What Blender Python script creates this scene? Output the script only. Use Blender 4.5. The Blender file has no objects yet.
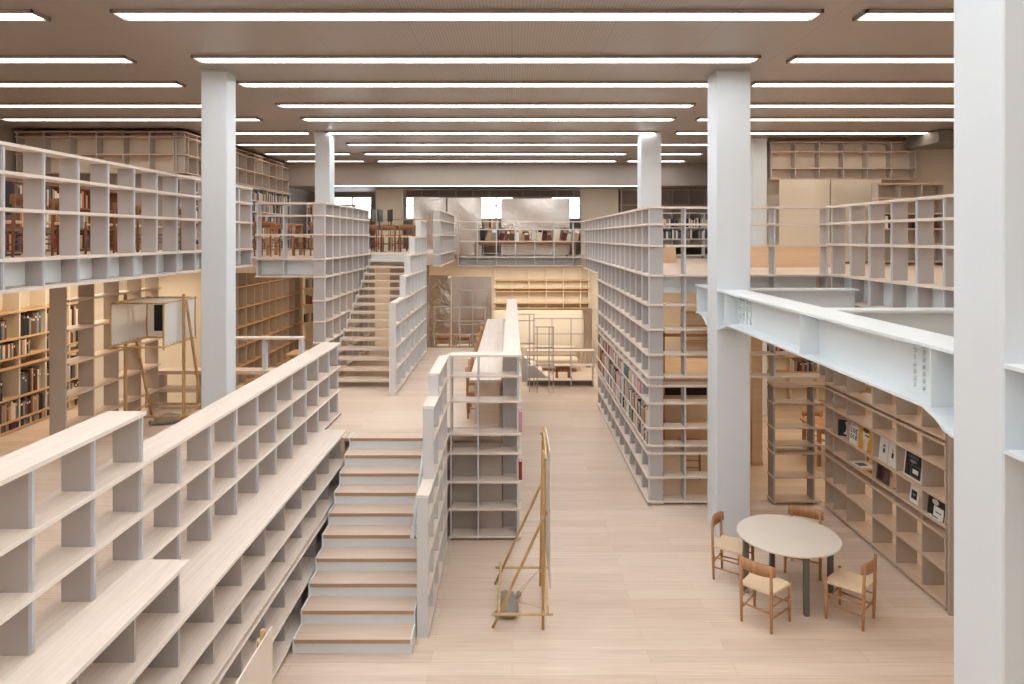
import bpy, bmesh, math, random
from mathutils import Vector, Matrix
random.seed(7)
S = bpy.context.scene
COL = S.collection
EYE = 4.45
F = 683.0

# ------------------------------------------------------------------ materials
MATS = {}
def srgb(r, g, b):
    def f(c):
        c /= 255.0
        return c / 12.92 if c <= 0.04045 else ((c + 0.055) / 1.055) ** 2.4
    return (f(r), f(g), f(b), 1)

def new_mat(name):
    m = bpy.data.materials.new(name); m.use_nodes = True
    nt = m.node_tree; b = nt.nodes['Principled BSDF']
    MATS[name] = m
    return m, nt, b

def plain(name, col, rough=0.5, metal=0.0, var=0.05, scale=6.0, spec=0.4):
    m, nt, b = new_mat(name)
    tc = nt.nodes.new('ShaderNodeTexCoord'); n = nt.nodes.new('ShaderNodeTexNoise')
    n.inputs['Scale'].default_value = scale; n.inputs['Detail'].default_value = 3
    nt.links.new(tc.outputs['Object'], n.inputs['Vector'])
    mx = nt.nodes.new('ShaderNodeMix'); mx.data_type = 'RGBA'
    mx.inputs['A'].default_value = tuple(c * (1 - var) for c in col[:3]) + (1,)
    mx.inputs['B'].default_value = tuple(min(1, c * (1 + var)) for c in col[:3]) + (1,)
    nt.links.new(n.outputs['Fac'], mx.inputs['Factor'])
    nt.links.new(mx.outputs['Result'], b.inputs['Base Color'])
    b.inputs['Roughness'].default_value = rough; b.inputs['Metallic'].default_value = metal
    b.inputs['Specular IOR Level'].default_value = spec
    return m

def wood(name, c1, c2, stretch, rough=0.45, scale=1.0):
    m, nt, b = new_mat(name)
    tc = nt.nodes.new('ShaderNodeTexCoord'); mp = nt.nodes.new('ShaderNodeMapping')
    mp.inputs['Scale'].default_value = stretch
    nt.links.new(tc.outputs['Object'], mp.inputs['Vector'])
    n = nt.nodes.new('ShaderNodeTexNoise'); n.inputs['Scale'].default_value = scale; n.inputs['Detail'].default_value = 5
    n.inputs['Roughness'].default_value = 0.65
    nt.links.new(mp.outputs['Vector'], n.inputs['Vector'])
    cr = nt.nodes.new('ShaderNodeValToRGB')
    cr.color_ramp.elements[0].position = 0.3; cr.color_ramp.elements[1].position = 0.72
    cr.color_ramp.elements[0].color = c1; cr.color_ramp.elements[1].color = c2
    nt.links.new(n.outputs['Fac'], cr.inputs['Fac'])
    nt.links.new(cr.outputs['Color'], b.inputs['Base Color'])
    b.inputs['Roughness'].default_value = rough; b.inputs['Specular IOR Level'].default_value = 0.35
    return m

wood('pale_wood_y', srgb(222, 206, 191), srgb(238, 226, 214), (38, 1.2, 38))
wood('pale_wood_x', srgb(222, 206, 191), srgb(238, 226, 214), (1.2, 38, 38))
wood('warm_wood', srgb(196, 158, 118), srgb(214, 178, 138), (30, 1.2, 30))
wood('tread_wood', srgb(212, 188, 167), srgb(226, 206, 188), (1.2, 38, 38))
wood('shelf_oak', srgb(204, 178, 156), srgb(218, 195, 173), (38, 1.2, 38))
wood('shelf_oak_x', srgb(204, 178, 156), srgb(218, 195, 173), (1.2, 38, 38))
wood('edge_wood', srgb(176, 144, 116), srgb(192, 160, 132), (2, 40, 40))  # brown end-grain nosing; shade of the upright face is in the colour too
wood('oak', srgb(172, 124, 86), srgb(200, 152, 110), (26, 26, 2.0), 0.4)
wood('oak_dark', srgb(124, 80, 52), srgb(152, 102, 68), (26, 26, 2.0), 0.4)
wood('bamboo_pale', srgb(196, 164, 112), srgb(222, 194, 148), (20, 20, 3), 0.35)
wood('bamboo_brown', srgb(178, 138, 88), srgb(210, 174, 120), (20, 20, 3), 0.35)
wood('plywood', srgb(216, 184, 150), srgb(228, 200, 168), (2, 2, 20), 0.5)
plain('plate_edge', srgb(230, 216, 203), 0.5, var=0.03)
plain('panel_white', srgb(216, 215, 215), 0.5, var=0.02)
plain('rail_taupe', srgb(196, 184, 174), 0.45, var=0.03)
plain('edge_light', srgb(246, 237, 227), 0.5, var=0.02)  # shelf fronts painted brighter than their wood, mimicking light against shaded shelves
plain('divider', srgb(186, 180, 178), 0.5, var=0.03)
plain('divider_shade', srgb(186, 176, 167), 0.55, var=0.03)
plain('steel_strip', srgb(204, 209, 216), 0.35, var=0.03, spec=0.6)
plain('white_steel', srgb(227, 234, 237), 0.4, var=0.015)
plain('riser_white', srgb(234, 239, 243), 0.45, var=0.03)
plain('column_white', srgb(221, 228, 233), 0.5, var=0.012)
plain('cream', srgb(238, 228, 209), 0.7, var=0.02)
plain('plaster', srgb(226, 214, 198), 0.7, var=0.02)
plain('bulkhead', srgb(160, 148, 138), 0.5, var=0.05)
plain('duct_grey', srgb(120, 114, 108), 0.5)
plain('dark_trim', srgb(70, 62, 56), 0.6)
plain('grey_beam', srgb(196, 198, 198), 0.5, var=0.03)
plain('panel_taupe', srgb(186, 172, 159), 0.55, var=0.03)
plain('upright_dark', srgb(152, 145, 138), 0.5, var=0.03)
plain('tan_panel', srgb(216, 192, 160), 0.6, var=0.04)
plain('black', srgb(24, 25, 28), 0.4)
plain('black_satin', srgb(30, 32, 36), 0.3)
plain('linoleum', srgb(222, 213, 201), 0.55, var=0.03)
plain('table_leg', srgb(104, 102, 94), 0.4, var=0.05)
plain('canvas', srgb(246, 246, 246), 0.8, var=0.02)
m_ = MATS['canvas']; nt_ = m_.node_tree; tr_ = nt_.nodes.new('ShaderNodeBsdfTranslucent'); tr_.inputs['Color'].default_value = (.9, .88, .84, 1)
ms_ = nt_.nodes.new('ShaderNodeMixShader'); ms_.inputs['Fac'].default_value = .25
nt_.links.new(nt_.nodes['Principled BSDF'].outputs['BSDF'], ms_.inputs[1]); nt_.links.new(tr_.outputs['BSDF'], ms_.inputs[2])
nt_.links.new(ms_.outputs['Shader'], nt_.nodes['Material Output'].inputs['Surface'])
plain('board_white', srgb(226, 214, 200), 0.5, var=0.02)
plain('sandbag', srgb(152, 144, 132), 0.85, var=0.15, scale=30)
plain('cord', srgb(196, 176, 146), 0.8)
plain('kick', srgb(150, 140, 130), 0.6)
plain('page', srgb(226, 218, 202), 0.8, var=0.04, scale=60)
plain('sofa', srgb(216, 200, 180), 0.8, var=0.05)
BOOKC = {
 'navy': (38, 44, 66), 'black': (28, 27, 28), 'brown': (104, 70, 50), 'tan': (186, 152, 116), 'cream': (222, 208, 186),
 'white': (230, 226, 220), 'grey': (140, 136, 132), 'red': (150, 44, 40), 'teal': (58, 108, 116), 'blue': (72, 110, 156),
 'green': (86, 108, 74), 'pink': (206, 152, 160), 'orange': (206, 122, 60), 'yellow': (228, 170, 64), 'maroon': (92, 38, 42), 'slate': (84, 92, 102)}
for k, v in BOOKC.items():
    plain('book_' + k, srgb(*v), 0.55, var=0.08, scale=20)

# woven seat
m, nt, b = new_mat('paper_cord')
tc = nt.nodes.new('ShaderNodeTexCoord'); w = nt.nodes.new('ShaderNodeTexWave'); w.inputs['Scale'].default_value = 40
nt.links.new(tc.outputs['Object'], w.inputs['Vector'])
cr = nt.nodes.new('ShaderNodeValToRGB'); cr.color_ramp.elements[0].color = srgb(222, 194, 158); cr.color_ramp.elements[1].color = srgb(242, 220, 188)
nt.links.new(w.outputs['Fac'], cr.inputs['Fac']); nt.links.new(cr.outputs['Color'], b.inputs['Base Color'])
b.inputs['Roughness'].default_value = 0.8

# plank floor: boards run along X
def planks(name, ca, cb, cm, pw=0.21, pl=2.3):
    m, nt, b = new_mat(name)
    g = nt.nodes.new('ShaderNodeNewGeometry')
    br = nt.nodes.new('ShaderNodeTexBrick')
    br.offset = 0.37; br.squash = 1.0
    br.inputs['Scale'].default_value = 1.0
    br.inputs['Brick Width'].default_value = pl; br.inputs['Row Height'].default_value = pw
    br.inputs['Mortar Size'].default_value = 0.0022; br.inputs['Mortar Smooth'].default_value = 0.3
    br.inputs['Color1'].default_value = ca; br.inputs['Color2'].default_value = cb; br.inputs['Mortar'].default_value = cm
    nt.links.new(g.outputs['Position'], br.inputs['Vector'])
    mp = nt.nodes.new('ShaderNodeMapping'); mp.inputs['Scale'].default_value = (1.0, 26, 1)
    nt.links.new(g.outputs['Position'], mp.inputs['Vector'])
    n = nt.nodes.new('ShaderNodeTexNoise'); n.inputs['Scale'].default_value = 1.3; n.inputs['Detail'].default_value = 5
    nt.links.new(mp.outputs['Vector'], n.inputs['Vector'])
    cr = nt.nodes.new('ShaderNodeValToRGB'); cr.color_ramp.elements[0].position = 0.25; cr.color_ramp.elements[1].position = 0.75
    cr.color_ramp.elements[0].color = (0.86, 0.84, 0.82, 1); cr.color_ramp.elements[1].color = (1.06, 1.06, 1.06, 1)
    nt.links.new(n.outputs['Fac'], cr.inputs['Fac'])
    mx = nt.nodes.new('ShaderNodeMix'); mx.data_type = 'RGBA'; mx.blend_type = 'MULTIPLY'; mx.inputs['Factor'].default_value = 1
    nt.links.new(br.outputs['Color'], mx.inputs['A']); nt.links.new(cr.outputs['Color'], mx.inputs['B'])
    nt.links.new(mx.outputs['Result'], b.inputs['Base Color'])
    b.inputs['Roughness'].default_value = 0.38; b.inputs['Specular IOR Level'].default_value = 0.4
    return m
planks('floor_planks', srgb(222, 200, 180), srgb(234, 215, 197), srgb(204, 181, 161))

# perforated metal ceiling
m, nt, b = new_mat('ceiling_mesh')
g = nt.nodes.new('ShaderNodeNewGeometry')
v = nt.nodes.new('ShaderNodeTexVoronoi'); v.inputs['Scale'].default_value = 26; v.inputs['Randomness'].default_value = 0
nt.links.new(g.outputs['Position'], v.inputs['Vector'])
cr = nt.nodes.new('ShaderNodeValToRGB')
cr.color_ramp.elements[0].position = 0.18; cr.color_ramp.elements[1].position = 0.32
cr.color_ramp.elements[0].color = srgb(128, 117, 109); cr.color_ramp.elements[1].color = srgb(178, 166, 156)
nt.links.new(v.outputs['Distance'], cr.inputs['Fac'])
br = nt.nodes.new('ShaderNodeTexBrick'); br.inputs['Scale'].default_value = 1; br.offset = 0
br.inputs['Brick Width'].default_value = 1.2; br.inputs['Row Height'].default_value = 0.9; br.inputs['Mortar Size'].default_value = 0.006
br.inputs['Color1'].default_value = (1, 1, 1, 1); br.inputs['Color2'].default_value = (0.96, 0.96, 0.96, 1); br.inputs['Mortar'].default_value = (0.75, 0.73, 0.7, 1)
nt.links.new(g.outputs['Position'], br.inputs['Vector'])
mx = nt.nodes.new('ShaderNodeMix'); mx.data_type = 'RGBA'; mx.blend_type = 'MULTIPLY'; mx.inputs['Factor'].default_value = 1
nt.links.new(cr.outputs['Color'], mx.inputs['A']); nt.links.new(br.outputs['Color'], mx.inputs['B'])
nt.links.new(mx.outputs['Result'], b.inputs['Base Color'])
b.inputs['Roughness'].default_value = 0.4; b.inputs['Metallic'].default_value = 0.25

# polished sheet metal, slightly wavy
def sheet(name, rough, bump, scale, col=(214, 208, 200), metal=1.0):
    m, nt, b = new_mat(name)
    tc = nt.nodes.new('ShaderNodeTexCoord'); n = nt.nodes.new('ShaderNodeTexNoise')
    n.inputs['Scale'].default_value = scale; n.inputs['Detail'].default_value = 2
    nt.links.new(tc.outputs['Object'], n.inputs['Vector'])
    bp = nt.nodes.new('ShaderNodeBump'); bp.inputs['Strength'].default_value = bump; bp.inputs['Distance'].default_value = 0.1
    nt.links.new(n.outputs['Fac'], bp.inputs['Height']); nt.links.new(bp.outputs['Normal'], b.inputs['Normal'])
    b.inputs['Base Color'].default_value = srgb(*col); b.inputs['Metallic'].default_value = metal; b.inputs['Roughness'].default_value = rough
sheet('polished_sheet', 0.27, 0.13, 1.4, (226, 218, 210))
sheet('crumpled_sheet', 0.3, 0.7, 4.0, (206, 198, 188))
sheet('glossy_panel', 0.3, 0.06, 0.9, (240, 230, 212), 0.45)

def glow(name, col, strength):
    m, nt, b = new_mat(name)
    b.inputs['Base Color'].default_value = (0.8, 0.8, 0.8, 1)
    b.inputs['Emission Color'].default_value = col; b.inputs['Emission Strength'].default_value = strength
    return m
glow('light_diffuser', (0.94, 0.975, 1.0, 1), 13.0)
glow('light_side', (1.0, 0.92, 0.83, 1), 7.5)

m, nt, b = new_mat('window_glass')
b.inputs['Base Color'].default_value = (1, 1, 1, 1); b.inputs['Roughness'].default_value = 0.0
b.inputs['Transmission Weight'].default_value = 1.0; b.inputs['IOR'].default_value = 1.05

# ------------------------------------------------------------------ mesh builder
class MB:
    def __init__(s): s.v = []; s.f = []; s.m = []; s.slots = []; s.smooth = set()
    def slot(s, mat):
        if mat not in s.slots: s.slots.append(mat)
        return s.slots.index(mat)
    def face(s, idx, k, sm=False):
        s.f.append(tuple(idx)); s.m.append(k)
        if sm: s.smooth.add(len(s.f) - 1)
    def box(s, x0, x1, y0, y1, z0, z1, mat, front=None, rot=None):
        if x0 > x1: x0, x1 = x1, x0
        if y0 > y1: y0, y1 = y1, y0
        if z0 > z1: z0, z1 = z1, z0
        n = len(s.v)
        P = [(x0, y0, z0), (x1, y0, z0), (x1, y1, z0), (x0, y1, z0), (x0, y0, z1), (x1, y0, z1), (x1, y1, z1), (x0, y1, z1)]
        if rot is not None: P = [tuple(rot @ Vector(p)) for p in P]
        s.v += P; k = s.slot(mat)
        for q in ((0, 3, 2, 1), (4, 5, 6, 7), (2, 3, 7, 6), (1, 2, 6, 5), (3, 0, 4, 7)):
            s.face([n + i for i in q], k)
        s.face([n + i for i in (0, 1, 5, 4)], s.slot(front) if front else k)
        return s
    def prism(s, pts, axis, a0, a1, mat):
        # polygon pts (2D) extruded along an axis; for 'x' pts are (y,z); 'y' -> (x,z); 'z' -> (x,y)
        n = len(s.v); c = len(pts); k = s.slot(mat)
        def put(p, a):
            return (a, p[0], p[1]) if axis == 'x' else ((p[0], a, p[1]) if axis == 'y' else (p[0], p[1], a))
        s.v += [put(p, a0) for p in pts] + [put(p, a1) for p in pts]
        for i in range(c):
            j = (i + 1) % c
            s.face((n + i, n + j, n + c + j, n + c + i), k)
        s.face([n + i for i in range(c)][::-1], k); s.face([n + c + i for i in range(c)], k)
        return s
    def tube(s, p, q, r, mat, seg=8, r2=None, rings=None):
        p, q = Vector(p), Vector(q); d = (q - p); L = d.length; d.normalize()
        u = d.orthogonal().normalized(); w = d.cross(u); k = s.slot(mat)
        prof = rings or [(0, r), (1, r if r2 is None else r2)]
        n = len(s.v)
        for t, rr in prof:
            for i in range(seg):
                a = 2 * math.pi * i / seg
                s.v.append(tuple(p + d * (t * L) + (u * math.cos(a) + w * math.sin(a)) * rr))
        for j in range(len(prof) - 1):
            for i in range(seg):
                i2 = (i + 1) % seg
                s.face((n + j * seg + i, n + j * seg + i2, n + (j + 1) * seg + i2, n + (j + 1) * seg + i), k, True)
        s.face([n + i for i in range(seg)][::-1], k)
        e = n + (len(prof) - 1) * seg
        s.face([e + i for i in range(seg)], k)
        return s
    def build(s, name, parent=None, loc=None, bevel=0.0):
        o0 = Vector(parent.location) if (parent is not None and loc is None) else Vector(loc or (0, 0, 0))
        me = bpy.data.meshes.new(name)
        me.from_pydata([tuple(Vector(p) - o0) for p in s.v], [], s.f)
        for mt in s.slots: me.materials.append(MATS[mt])
        for i, p in enumerate(me.polygons):
            p.material_index = s.m[i]; p.use_smooth = i in s.smooth
        bm = bmesh.new(); bm.from_mesh(me); bmesh.ops.recalc_face_normals(bm, faces=bm.faces)
        if bevel:
            bmesh.ops.bevel(bm, geom=bm.edges[:], offset=bevel, segments=1, affect='EDGES', clamp_overlap=True)
        bm.to_mesh(me); bm.free(); me.update()
        o = bpy.data.objects.new(name, me); COL.objects.link(o)
        if parent is not None: o.parent = parent
        else: o.location = o0
        return o

USED = {}
def tag(o, label, cat, group=None, kind=None):
    o['label'] = label; o['category'] = cat
    if group: o['group'] = group
    if kind: o['kind'] = kind
    return o
def thing(name, label, cat, loc, group=None, rz=0):
    o = bpy.data.objects.new(name, None); COL.objects.link(o)
    o.location = loc; o.rotation_euler = (0, 0, rz); o.empty_display_size = 0.1
    return tag(o, label, cat, group)
def struct(name, label, cat, mb, loc=(0, 0, 0)):
    return tag(mb.build(name, None, loc), label, cat, None, 'structure')
def copy_tree(o, parent=None):
    c = o.copy(); COL.objects.link(c)
    if parent is not None: c.parent = parent
    for ch in o.children: copy_tree(ch, c)
    return c

ORD = ['first', 'second', 'third', 'fourth', 'fifth', 'sixth', 'seventh', 'eighth', 'ninth', 'tenth', 'eleventh', 'twelfth',
       'thirteenth', 'fourteenth', 'fifteenth', 'sixteenth', 'seventeenth', 'eighteenth', 'nineteenth', 'twentieth']

# ------------------------------------------------------------------ shelf lattice
def lattice(name, label, cat, axis, front, a0, a1, depth, sgn, levels, ups, zb, group=None, th=0.035, ut=0.022,
            setback=0.02, sub=False, inset=0.004, edge=None, wood_mat=None, div='divider', backs=(), up_front=True, ov=0.02, kick=True, strip='steel_strip'):
    """shelves run along `axis` from a0 to a1; the open front lies at coordinate `front` and looks towards sgn."""
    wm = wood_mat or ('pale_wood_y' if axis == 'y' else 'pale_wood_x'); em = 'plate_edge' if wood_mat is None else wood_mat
    am = (a0 + a1) / 2; back = front - sgn * depth
    base = ((front + back) / 2, am, zb) if axis == 'y' else (am, (front + back) / 2, zb)
    r = thing(name, label, cat, base, group)
    def bx(m, c0, c1, b0, b1, z0, z1, mat):
        if axis == 'y': m.box(c0, c1, b0, b1, z0, z1, mat)
        else: m.box(b0, b1, c0, c1, z0, z1, mat)
    lv = []
    for l in levels:
        if not isinstance(l, tuple): l = (l, a0, a1)
        lv.append(l)
        m = MB(); bx(m, front - sgn * .004, back, l[1] - ov, l[2] + ov, l[0] - th, l[0], wm)
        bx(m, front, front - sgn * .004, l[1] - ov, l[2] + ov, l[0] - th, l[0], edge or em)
        m.build('shelf', r)
    for u in ups:
        if not isinstance(u, tuple): u = (u, None, None)
        a, z0, z1 = u
        tops = [l[0] for l in lv if l[1] - 0.03 <= a <= l[2] + 0.03]
        if z0 is None: z0 = zb
        if z1 is None: z1 = max(tops) - th * 0.6 if tops else lv[-1][0] - th * 0.6
        m = MB()
        f1 = front - sgn * setback; f2 = f1 - sgn * 0.022; e = back + sgn * inset
        bx(m, f2, e, a - ut / 2, a + ut / 2, z0, z1, div)
        if sub:
            u_ = m.build('upright', r); m = MB(); bx(m, f1, f2, a - ut / 2, a + ut / 2, z0, z1, strip)
            e_ = m.build('edge_strip', None, base); e_.location = (0, 0, 0); e_.parent = u_
        else:
            bx(m, f1, f2, a - ut / 2, a + ut / 2, z0, z1, strip); m.build('upright', r)
    for bk in backs:
        b0, b1, z0, z1, mat = bk[:5]; off = bk[5] if len(bk) > 5 else 0.012
        m = MB(); bx(m, back + sgn * off, back + sgn * (off + 0.012), b0, b1, z0, z1, mat)
        m.build('back_panel', r)
    return r

def rng(a, step, n): return [a + step * i for i in range(n)]

# ------------------------------------------------------------------ room shell
CZ = 6.92
def slab(name, label, x0, x1, y0, y1, z, th, mat='floor_planks', under='plaster'):
    m = MB(); m.box(x0, x1, y0, y1, z - 0.03, z, mat); m.box(x0, x1, y0, y1, z - th, z - 0.03, under)
    return struct(name, label, 'floor', m)
m = MB(); m.box(-12, 12.6, -6, 27, -0.1, 0, 'floor_planks'); struct('floor', 'pale oak plank floor of the lowest level', 'floor', m)
MID = 1.56
# raised floor on the side of the bamboo lantern, one mesh
m = MB()
m.box(-7.75, -3.12, -6, 11.45, MID - 0.2, MID, 'floor_planks')
struct('floor_terrace', 'raised oak floor beside the stepped shelf wall under the bamboo lantern', 'floor', m)
m = MB()
m.box(-2.786, -1.07, 10.12, 17.85, MID - 0.2, MID, 'floor_planks'); m.box(-2.786, -2.41, 9.83, 10.12, MID - 0.2, MID, 'floor_planks')
m.box(-3.62, -2.786, 11.17, 17.85, MID - 0.2, MID, 'floor_planks')
m.box(-1.07, -0.15, 10.36, 17.85, MID - 0.2, MID, 'floor_planks')
struct('floor_landing', 'oak landing halfway up between the two flights of stairs', 'floor', m)
slab('floor_gallery', 'upper gallery floor behind the long open shelf railing', -11.3, -5.32, 2.5, 13.35, 4.2, 0.3)
m = MB()
m.box(-7.4, -3.9, 13.72, 17.46, 3.73, 4.03, 'floor_planks'); m.box(-11.3, -2.0, 17.46, 24.2, 3.73, 4.03, 'floor_planks')
m.box(-11.3, -7.4, 13.38, 17.46, 3.73, 4.03, 'floor_planks')
struct('floor_stairhead', 'upper floor at the head of the open stairs', 'floor', m)
m = MB()
m.box(-1.75, 12, 21.78, 24.2, 3.5, 3.8, 'floor_planks'); m.box(2.53, 12, 11.62, 21.78, 3.5, 3.8, 'floor_planks')
m.box(5.47, 12, 2.5, 11.62, 3.5, 3.8, 'floor_planks')
struct('floor_bridge', 'upper floor around the tall shelf tower and behind the far railing', 'floor', m)
m = MB(); m.box(-12, 12.6, -6, 22.8, CZ, CZ + 0.1, 'ceiling_mesh'); struct('ceiling', 'perforated brown metal ceiling with recessed light strips', 'ceiling', m)
m = MB(); m.box(-7.7, 12.1, 22.8, 26, 6.16, 6.26, 'bulkhead'); struct('ceiling_rear', 'lower strip of ceiling over the rear windows', 'ceiling', m)
m = MB(); m.box(-7.7, 12.1, 22.74, 22.8, 6.16, CZ, 'bulkhead'); struct('wall_bulkhead', 'long grey brown bulkhead dropping from the ceiling over the rear', 'wall', m)
# walls
def wall(name, label, mat, *bxs):
    m = MB()
    for q in bxs: m.box(*q, mat)
    return struct(name, label, 'wall', m)
wall('wall_left', 'cream wall behind the lower bookcases', 'cream', (-7.9, -7.75, -6, 24.2, 0, 3.7))
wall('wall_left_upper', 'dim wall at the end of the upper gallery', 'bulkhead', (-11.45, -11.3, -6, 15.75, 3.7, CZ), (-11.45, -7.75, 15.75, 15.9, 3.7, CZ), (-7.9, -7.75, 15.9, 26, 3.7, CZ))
wall('wall_right', 'cream wall at the far side of the upper floor', 'plaster', (12.0, 12.15, -6, 26, 0, CZ))
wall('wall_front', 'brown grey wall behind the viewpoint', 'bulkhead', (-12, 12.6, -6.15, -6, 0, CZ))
wall('wall_lower_back', 'cream lower wall under the far gallery', 'cream', (-7.9, 12.15, 24.2, 24.35, 0, 3.6))
wall('wall_right_upper', 'cream upper wall carrying the hung shelf grid', 'plaster', (6.3, 12.15, 17.25, 17.4, 3.8, CZ))
# rear window wall
WX = [(-6.81, -5.33), (-4.07, -2.72), (-1.27, 0.06), (1.48, 2.62)]
q = []; x = -7.9
for a, b_ in WX:
    q.append((x, a, 26, 26.15, 3.5, 6.3)); q.append((a, b_, 26, 26.15, 3.5, 5.12)); q.append((a, b_, 26, 26.15, 6.0, 6.3)); x = b_
q.append((x, 12.15, 26, 26.15, 3.5, 6.3))
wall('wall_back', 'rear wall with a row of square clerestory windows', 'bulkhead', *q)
m = MB(); m.box(-7.9, 12.15, 24.2, 26.0, 3.6, 3.8, 'floor_planks'); struct('floor_rear', 'upper floor strip in front of the rear windows', 'floor', m)
for i, (a, b_) in enumerate(WX):
    m = MB(); fr = 0.05
    m.box(a, b_, 26.02, 26.1, 5.12, 5.17, 'white_steel'); m.box(a, b_, 26.02, 26.1, 5.95, 6.0, 'white_steel')
    m.box(a, a + fr, 26.02, 26.1, 5.12, 6.0, 'white_steel'); m.box(b_ - fr, b_, 26.02, 26.1, 5.12, 6.0, 'white_steel')
    mid = (a + b_) / 2
    m.box(mid - .025, mid + .025, 26.02, 26.1, 5.12, 6.0, 'white_steel'); m.box(a, b_, 26.02, 26.1, 5.62, 5.66, 'white_steel')
    w = struct('window_%d' % (i + 1), ['bright clerestory window behind the shelf tower by the open stairs', 'bright clerestory window beside the crumpled silver sheets', 'bright clerestory window between the two groups of silver sheets',
               'bright clerestory window behind the end of the widest silver sheet', 'clerestory window behind the far column on the tower side'][i], 'window', m)
    p = MB(); p.box(a, b_, 26.055, 26.062, 5.14, 5.98, 'window_glass'); p.build('window_pane', w)
# cream wall piers between the rear shelves
for i, (a, b_) in enumerate([(-4.87, -3.92), (2.47, 3.8)]):
    m = MB(); m.box(a, b_, 24.4, 24.65, 3.8, 6.16, 'cream')
    struct('trim_%d' % (i + 1), ['plain cream wall pier behind the desk monitors', 'plain cream wall pier above the tall shelf tower'][i], 'wall pier', m)
# light slot under the bulkhead
m = MB(); m.box(-6.5, 4.6, 22.77, 22.8, 6.148, 6.157, 'light_side')
tag(m.build('cove_light', None, (-1, 22.76, 6.14)), 'thin continuous light line along the foot of the bulkhead', 'ceiling light')

# ------------------------------------------------------------------ columns and steel beams
def column(x0, x1, y0, y1, label):
    m = MB(); m.box(x0, x1, y0, y1, 0.0, CZ, 'column_white')
    o = m.build('column', None, ((x0 + x1) / 2, (y0 + y1) / 2, 0), bevel=0.012)
    tag(o, label, 'column', None, 'structure')
    c = MB(); c.box(x0 - .015, x1 + .015, y0 - .015, y1 + .015, CZ - .03, CZ - 0.001, 'grey_beam'); c.build('column_collar', o, ((x0 + x1) / 2, (y0 + y1) / 2, 0))
    return o
column(3.02, 3.53, 10.1, 10.56, 'white square column behind the round table')
column(3.02, 3.50, 4.2, 4.68, 'big white square column closest to the viewpoint, cutting off the room')
column(3.02, 3.50, 16.0, 16.46, 'far white column rising behind the tall shelf tower')
column(-4.60, -4.215, 10.1, 10.43, 'white square column beside the bamboo lantern')
column(-4.62, -4.265, 16.0, 16.42, 'far white column rising behind the shelf tower at the open stairs')
column(-4.60, -4.215, 4.2, 4.53, 'white column beside the gallery railing')
column(6.0, 6.35, 17.0, 17.24, 'cream upper column beside the hung shelf grid')

def bolts(m, x, y0, y1, z0, z1, nx, nz, side):
    for i in range(nx):
        for j in range(nz):
            y = y0 + (y1 - y0) * i / (nx - 1); z = z0 + (z1 - z0) * j / (nz - 1)
            m.tube((x, y, z), (x + side * 0.024, y, z), 0.018, 'white_steel', 6)
def ibeam_y(label, xc, w, y0, y1, zt, zb, haunch0, haunch1, stiff):
    r = thing('steel_beam', label, 'beam', (xc, (y0 + y1) / 2, zb), 'white steel beams')
    m = MB(); m.box(xc - w / 2, xc + w / 2, y0, y1, zt - 0.025, zt, 'white_steel'); m.build('top_flange', r)
    hz = 0.13
    prof = []
    if haunch0: prof += [(y0, zb - hz), (y0 + .1, zb - hz + .02), (y0 + .2, zb - .05), (y0 + .36, zb)]
    else: prof += [(y0, zb)]
    if haunch1: prof += [(y1 - .5, zb), (y1 - .15, zb - .1), (y1, zb - .12)]
    else: prof += [(y1, zb)]
    m = MB(); m.prism(prof + [(y1, zt - .02), (y0, zt - .02)], 'x', xc - .012, xc + .012, 'white_steel'); m.build('web', r)
    m = MB(); m.prism([(a, b_ - .0) for a, b_ in prof] + [(a, b_ + .022) for a, b_ in reversed(prof)], 'x', xc - w / 2, xc + w / 2, 'white_steel'); m.build('bottom_flange', r)
    for s_ in stiff:
        for sd in (-1, 1):
            m = MB(); x1 = xc + sd * (w / 2 - .01); m.box(xc + sd * .011, x1, s_ - .008, s_ + .008, zb + .02, zt - .02, 'white_steel'); m.build('stiffener', r)
    return r
b1 = ibeam_y('long white steel beam bridging the two front columns', 3.235, 0.43, 4.68, 10.1, 3.67, 3.2, True, True, (4.95, 7.2, 9.72))
m = MB()
for sd in (-1,): bolts(m, 3.223, 5.10, 5.46, 3.27, 3.60, 4, 7, sd)
m.build('bolts', b1)
m = MB(); bolts(m, 3.223, 9.22, 9.62, 3.28, 3.60, 4, 8, -1); m.build('bolts', b1)
b2 = ibeam_y('short white beam stub behind the column by the round table', 3.235, 0.43, 10.56, 11.26, 3.67, 3.2, True, False, (11.2,))
m = MB(); bolts(m, 3.223, 10.8, 11.0, 3.28, 3.58, 3, 7, -1); m.build('bolts', b2)
b3 = ibeam_y('white beam end running toward the viewpoint from the big column', 3.235, 0.43, 1.2, 4.2, 3.67, 3.12, False, False, (3.4,))
def ibeam_x(label, yc, w, x0, x1, zt, zb):
    r = thing('steel_beam', label, 'beam', ((x0 + x1) / 2, yc, zb), 'white steel beams')
    m = MB(); m.box(x0, x1, yc - w / 2, yc + w / 2, zt - .025, zt, 'white_steel'); m.build('top_flange', r)
    m = MB(); m.box(x0, x1, yc - .012, yc + .012, zb, zt - .02, 'white_steel'); m.build('web', r)
    m = MB(); m.box(x0, x1, yc - w / 2, yc + w / 2, zb, zb + .025, 'white_steel'); m.build('bottom_flange', r)
ibeam_x('white cross beam from the column by the table to the gallery', 10.33, 0.3, 3.54, 5.18, 3.67, 3.2)
ibeam_x('white cross beam from the long beam to the gallery edge', 7.5, 0.3, 3.46, 5.18, 3.66, 3.2)

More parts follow.
